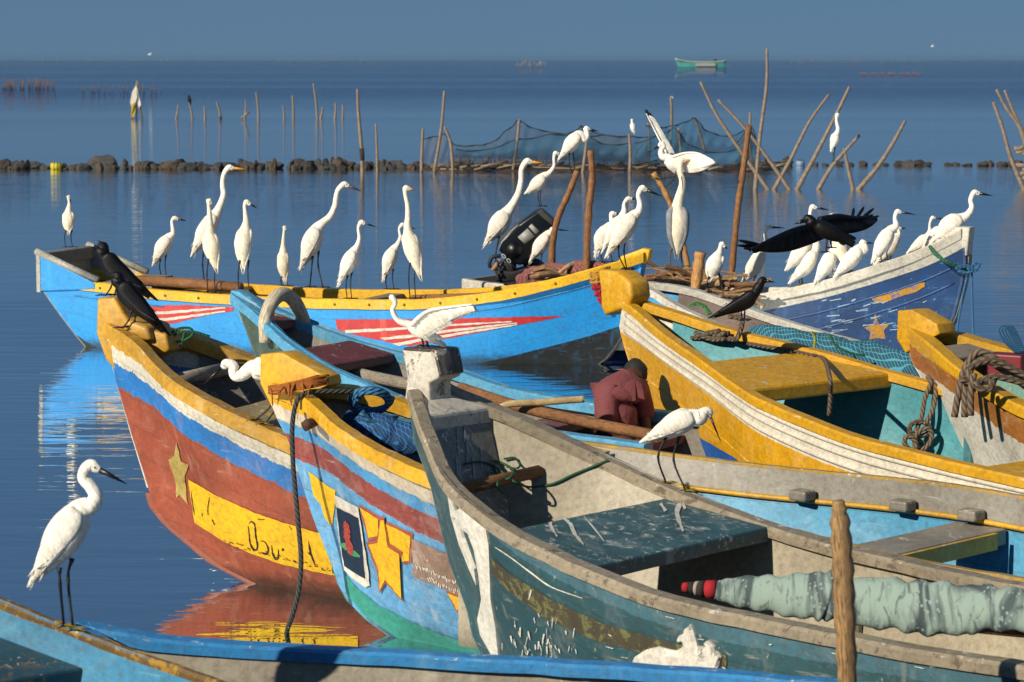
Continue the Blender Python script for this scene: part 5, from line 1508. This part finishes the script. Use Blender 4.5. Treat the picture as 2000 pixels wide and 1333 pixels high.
# small and far birds
bird('egret', 'tiny egret on a net post of the fish pen', 5.2, (1238, 262), (1236, 250), (1235, 242), [(1234, 239)], (1234, 235), (1229, 236), [[(1236, 256), (1236, 268)]], Y=59.9, front=True, neckk=0.3, headk=0.42, group='egrets out on the stakes')
bird('egret', 'great egret with upright neck perched on the leaning stakes', 9.5, (1625, 294), (1631, 272), (1634, 262), [(1637, 253), (1634, 238), (1634, 230)], (1636, 225), (1639, 228), [[(1629, 288), (1627, 316)], [(1632, 286), (1630, 316)]], Y=50.6, neckk=0.26, headk=0.40, group='egrets out on the stakes')
bird('crow', 'far dark bird on a short stake in the row', 4.2, (372, 203), (370, 196), (369, 192), [(369, 190)], (369, 188), (364, 187), [[(371, 200), (370, 204)]], Y=110, mat=CROW_F, cat='crow', neckk=0.5, headk=0.5, group='crows')
bird('crow', 'far crow on the pen post behind the landing egret', 5, (1283, 245), (1268, 226), (1264, 221), [(1263, 219)], (1262, 217), (1258, 216), [[(1268, 232), (1268, 240)]], Y=60.2, mat=CROW_F, cat='crow', neckk=0.6, headk=0.6, group='crows', tailk=0.2)

for gx, gy, gY, lb in ((1312, 192, 95, 'white gull gliding low beyond the fish pen'), (293, 107, 420, 'speck of a white gull above the horizon'), (1822, 91, 420, 'speck of a white gull high over the far sticks')):
    g = thing('gull', lb, 'gull', at(gx, gy, gY), 'gulls over the lagoon')
    k = 4.0 * gY / FPX
    c = at(gx, gy, gY)
    tube('body', [c + Vector((-k, 0, 0)), c, c + Vector((k * 0.9, 0, k * 0.1))], [0.1 * k, 0.42 * k, 0.15 * k], WHITE_F, g, 7)
    for sgn in (-1, 1):
        V, F, U = blade(c + Vector((0, 0.02, 0.1 * k)), c + Vector((sgn * 0.5 * k, sgn * 1.6 * k, 0.9 * k)), 0.35 * k, Vector((0.3, 0, 1)), 0.03 * k)
        obj('wing', V, F, WHITE_F, g)
# ------------------------------------------------------------------ loose gear on the boats
_dg = None
def surf(px, py, objs_tree, off=0.012):
    h = hit(objs_tree, px, py)
    if not h: return None
    n = h[1] if h[1].dot(ray(px, py)) < 0 else -h[1]
    return h[0] + n * off
def tree_of(b):
    return bvh_of([c for c in b.root.children if c.type == 'MESH'])
ROPE_B = rope_mat('brown_rope', '#3a2e24', '#8a7660', 0.9)
ROPE_K = rope_mat('dark_rope', '#1a1c1e', '#4a4c4a', 0.9)
ROPE_U = rope_mat('blue_rope', '#123a5c', '#3f86b8', 0.9)
ROPE_G = rope_mat('green_rope', '#144a34', '#3a8a5c', 0.9)
def rope(label, P, r, mat, name='rope', sides=8, group=None):
    P = [p for p in P if p is not None]
    Q = crom([tuple(p) for p in P], 6)
    o = tube(name, Q, r, mat, None, sides, loc=Vector(Q[0]))
    return tag(o, label, 'rope', group)
def px_rope(label, pts, Y, rpx, mat, **kw):
    ys = Y if hasattr(Y, '__len__') else [Y] * len(pts)
    return rope(label, [at(x, y, yy) for (x, y), yy in zip(pts, ys)], rpx * (sum(ys) / len(ys)) / FPX, mat, **kw)
# dark mooring rope over the yellow rail, down into the water
px_rope('dark mooring rope hanging from the yellow rail into the water', [(690, 766), (655, 765), (620, 765), (598, 768), (580, 784), (571, 830), (572, 900), (577, 960), (583, 1030), (588, 1090), (584, 1150), (572, 1200), (562, 1228), (558, 1250)],
        [11.45, 11.42, 11.40, 11.38, 11.36, 11.35, 11.34, 11.33, 11.3, 11.28, 11.27, 11.3, 11.4, 11.5], 5.2, ROPE_K)
tc = tree_of(Cb)
pts = []
for i in range(40):
    a = i * 0.42
    pts.append((724 + (42 - i * 0.3) * cos(a), 778 + (22 - i * 0.1) * sin(a) + i * 0.3))
px_rope('coiled blue rope inside the star painted bow', pts, [11.5 + 0.08 * sin(i * 0.42) for i in range(40)], 6.0, ROPE_U)
px_rope('loose blue rope end trailing over the blue net', [(705, 805), (730, 828), (765, 842), (800, 850), (830, 868), (845, 880)], [11.5, 11.5, 11.48, 11.45, 11.4, 11.38], 6.5, ROPE_U)
heap('fishing_net', 'blue fishing net stuffed in the star painted bow', 'net', [(672, 812, 12), (700, 826, 26), (750, 842, 34), (800, 858, 30), (850, 876, 16)], (11.62, 11.42), net_mat('blue_net', '#0a2e52', '#1f6aa8'), 5, rough=0.25)
# orange fibre round the stems
def fibre(label, cx, cy, w, h_, Y, mat, n=16, seed=2, droop=22, slope=6):
    rr = random.Random(seed)
    parts = []
    for i in range(n):
        y0, y1 = cy + rr.uniform(-h_, h_), cy + rr.uniform(-h_, h_)
        P = [at(cx - w * rr.uniform(0.8, 1.0), y0 + slope, Y + 0.08), at(cx - w * 0.4, y0 * 0.6 + y1 * 0.4 + slope * 0.7 + rr.uniform(-4, 4), Y - 0.04), at(cx + w * 0.4, y0 * 0.4 + y1 * 0.6 - slope * 0.5 + rr.uniform(-4, 4), Y - 0.06), at(cx + w * rr.uniform(0.7, 1.05), y1 - slope, Y - 0.02)]
        parts.append(tube_data(crom([tuple(p) for p in P], 4), rr.uniform(1.2, 2.4) * Y / FPX, 5))
    for i in range(n // 5):
        k = rr.uniform(-0.9, 0.5)
        x, y = cx + w * k, cy - slope * k + rr.uniform(-4, 4)
        dx, dl = rr.uniform(-10, 8), droop * rr.uniform(0.2, 1.5)
        parts.append(tube_data(crom([tuple(at(x - dx, y - 5, Y - 0.05)), tuple(at(x, y + dl * 0.3, Y - 0.075)), tuple(at(x + dx * 0.4, y + dl, Y - 0.06))], 4), [2.0 * Y / FPX] * 4 + [1.6 * Y / FPX] * 4 + [0.5 * Y / FPX], 4))
    V, F, U = join(*parts)
    o = obj('fibre_lashing', V, F, mat, loc=at(cx, cy, Y))
    return tag(o, label, 'lashing', None, 'stuff')
OR = plain('orange_fibre', '#b0641c', 0.9, 0.5, 60)
fibre('orange fibre lashing round the yellow stem of the star painted boat', 582, 752, 58, 9, 11.44, OR, 46, 2, 30, 10)
fibre('orange fibre lashing at the bow tip of the bright blue boat', 1172, 538, 20, 12, 21.35, plain('yellow_fibre', '#b8861c', 0.9, 0.4, 60), 14, 3, 10)
# flower garland
parts = []
rr = random.Random(11)
tb = boat_tree(A)
for i in range(120):
    k = rr.random()
    x, y = 1160 + 26 * k + rr.uniform(-6, 6), 552 + 50 * k + rr.uniform(-7, 7)
    p = surf(x, y, tb, 0.03) or at(x, y, 21.3)
    parts.append(ball_data(p, rr.uniform(0.009, 0.02), rr, 0.3, 6, 4))
V, F, U = join(*parts)
tag(obj('flower_garland', V, F, plain('garland_red', '#b0182c', 0.8, 0.5, 70, 0.4, '#5a0818'), loc=at(1172, 575, 21.3)), 'red flower garland hanging at the bow of the bright blue boat', 'garland', None, 'stuff')
# green string at the ochre bow, and in the teal boat
for q in ([(332, 652), (350, 642), (372, 642), (376, 654), (362, 664), (345, 668)], [(328, 664), (345, 652), (365, 648), (385, 650), (410, 658)], [(360, 650), (356, 668), (352, 678)], [(340, 656), (330, 668), (334, 676)]):
    px_rope('tangled green cord tied at the ochre bow', q, 12.75, 2.6, ROPE_G, group='strands of green cord at the ochre bow', name='cord')
td = tree_of(D)
rope('thin green string slack across the beige interior', [surf(x, y, td, 0.012) for x, y in ((902, 908), (935, 904), (965, 915), (1000, 938), (1036, 952), (1080, 946), (1120, 928), (1160, 912), (1188, 902))], 0.0045, ROPE_G, name='string')
for q in ([(955, 900), (975, 906), (1000, 925), (985, 938), (965, 928), (958, 910)], [(985, 898), (1006, 896), (1016, 910), (1006, 922), (992, 914)], [(970, 920), (966, 945), (976, 965)]):
    rope('loop of green string round the cross pole', [surf(x, y, td, 0.016) for x, y in q], 0.0045, ROPE_G, group='loops of string on the cross pole', name='string')
# ropes of the yellow boat
th = tree_of(H)
def on_h(pts, lift=0.014):
    return [surf(x, y, th, lift) for x, y in pts]
rope('long brown rope running over the yellow thwart and hanging down', on_h([(1352, 660), (1395, 662), (1440, 668), (1490, 676), (1540, 684), (1585, 694), (1608, 706)]) + [at(1620, 735, 13.72), at(1622, 770, 13.72), at(1619, 812, 13.74)], 0.013, ROPE_B)
for k, q in enumerate(([(1360, 650), (1380, 658), (1400, 662), (1420, 668)], [(1385, 652), (1410, 646), (1440, 640), (1470, 644), (1490, 652)], [(1400, 656), (1430, 650), (1455, 646), (1485, 650)], [(1370, 654), (1400, 664), (1425, 660)], [(1420, 640), (1445, 646), (1450, 658), (1435, 664), (1418, 660), (1425, 648)])):
    rope('bunched brown rope in the bow of the yellow boat', [surf(x, y, th, 0.02 + 0.012 * k) for x, y in q], 0.016, ROPE_B, group='turns of rope in the yellow bow')
rp = rail_at(H, 1, 1812)
rope('knotted brown rope hung over the far yellow rail', [at(1806, 870, rp.y - 0.12), at(1788, 850, rp.y - 0.13), at(1800, 815, rp.y - 0.12), at(1806, 780, rp.y - 0.1), at(1818, 748, rp.y - 0.07), rp + Vector((0, 0, 0.02)), at(1828, 752, rp.y - 0.07), at(1822, 800, rp.y - 0.12), at(1806, 830, rp.y - 0.15)], 0.014, ROPE_B)
for k, (cx, cy, rx, ry) in enumerate(((1796, 838, 20, 14), (1803, 858, 15, 22), (1778, 866, 14, 10))):
    rope('knot of the brown rope on the far yellow rail', [at(x, y, rp.y - 0.14 - 0.02 * k) for x, y in ringpx(cx, cy, rx, ry, 0.5 * k)], 0.014, ROPE_B, group='knots of the hung rope')
# ropes of the tan boat
for k, q in enumerate(([(1864, 815), (1872, 770), (1884, 722), (1908, 690), (1935, 696), (1965, 716), (2010, 745)], [(1884, 815), (1886, 760), (1898, 718), (1925, 704), (1960, 724), (2010, 760)], [(1876, 740), (1905, 748), (1940, 736), (1975, 742), (2010, 752)],
                       [(1890, 720), (1915, 708), (1945, 704), (1975, 720), (2010, 738)], [(1896, 812), (1896, 770), (1902, 730)], [(1905, 745), (1915, 760), (1935, 758), (1938, 742)])):
    px_rope('thick brown rope looped over the tan boat rail', q, 13.55 - 0.05 * k, 7.0, ROPE_B, group='turns of rope on the tan boat')
tube_pts = [at(x, y, 13.7) for x, y in ((1958, 640), (1948, 655), (1962, 672), (1985, 684), (2005, 680))]
for k in range(4):
    px_rope('thin blue wire loop sticking up behind the tan boat', [(1984 + 3 * k, 690), (1962 + 6 * k, 668), (1951 + 6 * k, 646), (1960 + 5 * k, 636), (1976 + 4 * k, 656), (1996 + 2 * k, 690)], 13.9, 2.0, ROPE_U, group='loops of blue wire', name='wire')
bk = at(1968, 712, 13.95)
obj_ = obj('plastic_crate', *box_data(bk, Vector((0.085, -0.05, 0)), Vector((0.03, 0.06, 0)), (0, 0, 0.06))[:2], plain('crate_red', '#7a1420', 0.5), smooth=False, loc=bk - Vector((0, 0, 0.06)), bevel=0.01)
tag(obj_, 'small dark red crate inside the tan boat', 'crate')
# bow ropes of the dark blue boat
KY = 21.75
px_rope('green rope running along the white bow', [(1816, 482), (1828, 498), (1850, 512), (1878, 524), (1893, 528)], [21.9, 21.75, 21.7, 21.75, 21.8], 3.4, ROPE_G)
for k, q in enumerate(([(1866, 524), (1890, 520), (1900, 528), (1888, 534), (1870, 530)], [(1890, 528), (1905, 516), (1912, 520)], [(1895, 530), (1906, 528), (1914, 514)])):
    px_rope('blue knot tied round the dark blue stem', q, 21.72, 3.4, ROPE_U, group='knots on the dark blue stem')
px_rope('thin blue line slanting from the dark blue stem', [(1892, 530), (1880, 580), (1870, 640), (1864, 690)], 21.75, 2.2, ROPE_U, name='line')
px_rope('thin blue line hanging straight from the dark blue stem', [(1898, 530), (1899, 590), (1901, 650), (1902, 700)], 21.75, 2.2, ROPE_U, name='line')
# green net over the white railed boat
heap('fishing_net', 'teal fishing net draped along the white railed boat', 'net', [(1462, 645, 6), (1500, 652, 18), (1560, 668, 24), (1640, 686, 28), (1720, 705, 32), (1790, 722, 34), (1830, 735, 20)], (17.75, 16.75), net_mat('teal_net_heap', '#0e3e50', '#3f8aa0', 15), 9, rough=0.2)
for q, mt in (([(1585, 648), (1592, 660), (1590, 684)], rope_mat('yellow_cord', '#6a7a10', '#b8b830')), ([(1620, 655), (1632, 675), (1660, 690), (1690, 695)], ROPE_G)):
    px_rope('coloured cord lying across the teal net', q, 16.95, 2.6, mt, group='cords on the teal net', name='cord')
for k in range(6):
    px_rope('bright green rope bunched on the white plank', [(1346 + 3 * k, 598 - k), (1360 + 3 * k, 592 + k), (1376 + 2 * k, 600 + 2 * k), (1384 + k, 614)], 18.2, 2.6, rope_mat('bright_green_rope', '#1c6a2c', '#5cb860'), group='bunched green rope')
# patterned cloth wound on a pole in the teal boat
def cloth_mat():
    t = NT('patterned_cloth')
    vor = t.n('TexVoronoi'); vor.inputs['Scale'].default_value = 46
    t.l(t.coord('Object'), vor.inputs['Vector'])
    dots = t.ramp(vor.outputs['Distance'], [(0.20, 1.0), (0.32, 0.0)])
    dark = t.mix(dots, C('#3f4b4e'), C('#7f8e8b'))
    wr = t.noise(4.0, 3, 0.55, stretch=(3.0, 1.0, 0.6), dist=0.8)
    c = t.mix(t.ramp(wr, [(0.44, 0.0), (0.56, 1.0)]), dark, C('#82948b'))
    c = t.mix(t.ramp(t.noise(10, 4, 0.65, stretch=(2.5, 1, 1), dist=1.2), [(0.56, 0.0), (0.66, 0.7)]), c, C('#343e42'))
    t.bump(t.noise(22, 4), 0.4, 0.01)
    return t.col(c, 0.9)
cl = thing('wrapped_cloth', 'patterned grey green cloth wound round a pole in the teal boat', 'cloth', at(1600, 1200, 8.85))
pts = [(1395, 1152, 15), (1420, 1153, 24), (1480, 1158, 33), (1560, 1163, 42), (1605, 1163, 47), (1640, 1170, 42), (1720, 1178, 48), (1800, 1186, 50), (1870, 1192, 50), (1930, 1190, 44), (2020, 1192, 42), (2100, 1196, 40)]
P = crom(pts, 10)
V, F = [], []
sd_ = 20
for i, q in enumerate(P):
    yy = 9.12 - 0.78 * (q[0] - 1395) / 615
    c_ = at(q[0], q[1], yy)
    ridge = 1 + 0.06 * sin(i * 0.95) + 0.06 * abs(sin(i * 0.61 + 1)) + R.uniform(-0.012, 0.012)
    for k in range(sd_):
        th_ = 2 * pi * k / sd_
        r = q[2] * yy / FPX * (ridge + 0.05 * sin(2 * th_ + i * 0.45))
        V.append(c_ + Vector((0.10 * cos(th_) * r * 3, sin(th_) * r * 0.8, cos(th_) * r)))
for i in range(len(P) - 1):
    for k in range(sd_):
        F.append((i * sd_ + k, i * sd_ + (k + 1) % sd_, (i + 1) * sd_ + (k + 1) % sd_, (i + 1) * sd_ + k))
F += [tuple(range(sd_ - 1, -1, -1)), tuple((len(P) - 1) * sd_ + k for k in range(sd_))]
obj('cloth', V, F, cloth_mat(), cl)
for k, (x0, x1, c) in enumerate(((1334, 1345, '#a01824'), (1345, 1356, '#2c2624'), (1356, 1364, '#b8a898'), (1364, 1376, '#2c2624'), (1376, 1398, '#a81c24'))):
    tube('cloth_end', [at(x0, 1147 + k, 9.13), at(x1, 1148 + k, 9.12)], [(9 + 2.0 * k) * 9.1 / FPX, (11 + 2.2 * k) * 9.1 / FPX], plain('cloth_' + c[1:], c, 0.9), cl, 12)
tube('pole', [at(1700, 1206, 8.75), at(1900, 1218, 8.5), at(2100, 1236, 8.3)], [0.03, 0.032, 0.034], WOOD_BROWN, cl, 9)
# oars and sticks in the blue railed boat
px_o = lambda label, name, cat, pts, Y, rpx, mat: tag(tube(name, crom([tuple(at(x, y, yy)) for (x, y), yy in zip(pts, Y)], 6), rpx * Y[0] / FPX, mat, None, 10, loc=at(pts[0][0], pts[0][1], Y[0])), label, cat)
px_o('thick brown oar shaft lying across in front of the man', 'oar', 'oar', [(900, 758), (985, 786), (1060, 806), (1170, 830), (1272, 850)], [14.5, 14.2, 14.0, 13.75, 13.5], 11, WOOD_BROWN)
px_o('pale rough stick lying on the oar', 'stick', 'stick', [(978, 796), (1000, 789), (1060, 786), (1110, 782), (1141, 780)], [14.0, 14.0, 14.0, 14.0, 14.0], 7, wood('pale_stick', '#8a6c3c', '#d0b888'))
px_o('grey oar lying inside beneath the maroon thwart', 'oar', 'oar', [(676, 724), (720, 735), (800, 752), (860, 768)], [15.0, 14.9, 14.7, 14.5], 12, WOOD_GREY)
# foreground stake
P = crom([tuple(at(x, y, 7.5)) for x, y in ((1637, 978), (1640, 1010), (1646, 1100), (1650, 1200), (1655, 1333), (1660, 1560), (1664, 1860))], 6)
n = len(P)
tag(tube('stake', P, [0.017 + 0.014 * min(1, i / 9) + 0.003 * sin(i * 2.1) + R.uniform(-0.002, 0.002) for i in range(n)], wood('near_stake', '#3c2a1a', '#b48e5c'), None, 12, loc=Vector(P[-1])), 'knobbly brown stake standing in front of the wrapped cloth', 'stake')

# ------------------------------------------------------------------ man bending in the blue railed boat
def skin_mesh(name, verts, edges, mat, parent, root=0, sub=2):
    o0 = ORG[parent.name]
    me = bpy.data.meshes.new(name)
    me.from_pydata([tuple(v[0] - o0) for v in verts], edges, [])
    me.materials.append(mat)
    o = bpy.data.objects.new(name, me)
    col.objects.link(o)
    o.parent = parent
    ORG[o.name] = o0.copy()
    sk = o.modifiers.new('skin', 'SKIN')
    sk.use_smooth_shade = True
    for i, v in enumerate(verts):
        me.skin_vertices[0].data[i].radius = v[1] if hasattr(v[1], '__len__') else (v[1], v[1])
        me.skin_vertices[0].data[i].use_root = (i == root)
    sb = o.modifiers.new('subdiv', 'SUBSURF')
    sb.levels = sb.render_levels = sub
    return o
YP = 14.35
W = lambda x, y, dy=0.0: at(x, y, YP) + Vector((0, dy, 0))
man = thing('person', 'person in striped maroon shirt bending forward beside the yellow bow', 'person', W(1212, 862))
def stripes():
    t = NT('striped_shirt')
    w = t.n('TexWave'); w.inputs['Scale'].default_value = 42; w.inputs['Distortion'].default_value = 1.2
    mp = t.n('Mapping'); mp.inputs['Rotation'].default_value = (0, 0.5, 0)
    t.l(t.coord('Object'), mp.inputs['Vector']); t.l(mp.outputs[0], w.inputs['Vector'])
    c = t.mix(w.outputs['Fac'], C('#4a1c20'), C('#8a4a4c'))
    t.bump(t.noise(9, 4), 0.6, 0.03)
    return t.col(c, 0.85)
SKIN = plain('brown_skin', '#5a3524', 0.55, 0.25)
body = [(W(1207, 856), (0.13, 0.11)), (W(1203, 820), (0.125, 0.10)), (W(1206, 782), (0.14, 0.11)), (W(1216, 755, 0.02), (0.12, 0.10)), (W(1232, 746, 0.10), 0.048), (W(1240, 745, 0.17), (0.062, 0.07)), (W(1246, 742, 0.23), (0.07, 0.08)), (W(1250, 744, 0.28), 0.05),
        (W(1186, 766, -0.06), 0.058), (W(1182, 806, -0.14), 0.045), (W(1206, 842, -0.12), 0.036), (W(1216, 850, -0.10), 0.034),
        (W(1246, 770, 0.12), 0.058), (W(1256, 806, 0.10), 0.045), (W(1262, 840, 0.02), 0.036), (W(1262, 850, 0.0), 0.034),
        (W(1222, 862, 0.05), 0.09), (W(1262, 868, 0.12), 0.075), (W(1250, 920, 0.05), 0.05), (W(1190, 862, -0.02), 0.09), (W(1228, 872, -0.18), 0.075), (W(1222, 920, -0.12), 0.05)]
skin_mesh('body', body, [(0, 1), (1, 2), (2, 3), (3, 4), (4, 5), (5, 6), (6, 7), (3, 8), (8, 9), (9, 10), (10, 11), (3, 12), (12, 13), (13, 14), (14, 15), (0, 16), (16, 17), (17, 18), (0, 19), (19, 20), (20, 21)], SKIN, man)
sh_ = [(W(1206, 852), (0.155, 0.14)), (W(1202, 818), (0.15, 0.13)), (W(1204, 782), (0.165, 0.14)), (W(1216, 755, 0.02), (0.145, 0.13)), (W(1232, 739, 0.05), 0.065), (W(1185, 766, -0.06), 0.082), (W(1180, 800, -0.13), 0.072), (W(1192, 826, -0.13), 0.07), (W(1247, 770, 0.12), 0.08), (W(1258, 804, 0.10), 0.07), (W(1262, 826, 0.05), 0.066)]
skin_mesh('shirt', sh_, [(0, 1), (1, 2), (2, 3), (3, 4), (3, 5), (5, 6), (6, 7), (3, 8), (8, 9), (9, 10)], stripes(), man)
SH = stripes()
for poly in ([(1222, 742), (1240, 736), (1240, 778), (1214, 782)], [(1240, 738), (1252, 744), (1258, 776), (1244, 772)]):
    V = [W(x, y, -0.13 + 0.02 * (i % 2)) for i, (x, y) in enumerate(poly)] + [W(x, y, -0.122 + 0.02 * (i % 2)) for i, (x, y) in enumerate(poly)]
    fixn(obj('collar', V, [(0, 1, 2, 3), (7, 6, 5, 4), (0, 4, 5, 1), (1, 5, 6, 2), (2, 6, 7, 3), (3, 7, 4, 0)], SH, man, bevel=0.004))
rr = random.Random(5)
parts = [ball_data(W(1245, 738, 0.22), 0.083, rr, 0.06, 14, 10, (0.85, 1.05, 1.0))]
V, F, U = join(*parts)
obj('hair', V, F, plain('grey_black_hair', '#2a2624', 0.8, 0.7, 90, 0.8, '#0a0908'), man)
for q in ([(1212, 850, -0.10), (1220, 853, -0.12), (1226, 856, -0.12)], [(1213, 852, -0.09), (1222, 856, -0.10), (1228, 860, -0.10)], [(1212, 854, -0.08), (1220, 859, -0.09), (1225, 863, -0.09)], [(1211, 856, -0.07), (1217, 861, -0.07), (1220, 865, -0.07)], [(1214, 848, -0.10), (1219, 847, -0.13), (1223, 848, -0.14)]):
    tube('finger', [W(*p) for p in q], [0.009, 0.0085, 0.006], SKIN, man, 6)

# ------------------------------------------------------------------ haze over the lagoon
hv, hf, _u = box_data((0, 2100, 1.6), (2600, 0, 0), (0, 2140, 0), (0, 0, 2.6))
ht = NT('haze')
ht.t.nodes.remove(ht.b)
pv = ht.n('VolumePrincipled')
pv.inputs['Color'].default_value = (0.19, 0.34, 0.50, 1)
pv.inputs['Density'].default_value = 0.0002
ht.l(pv.outputs[0], ht.t.nodes['Material Output'].inputs['Volume'])
hz = obj('haze', hv, hf, ht.m, smooth=False, loc=(0, 2100, 1.6))
hz['kind'] = 'stuff'
hz['label'] = 'thin blue haze lying over the lagoon'
hz['category'] = 'haze'
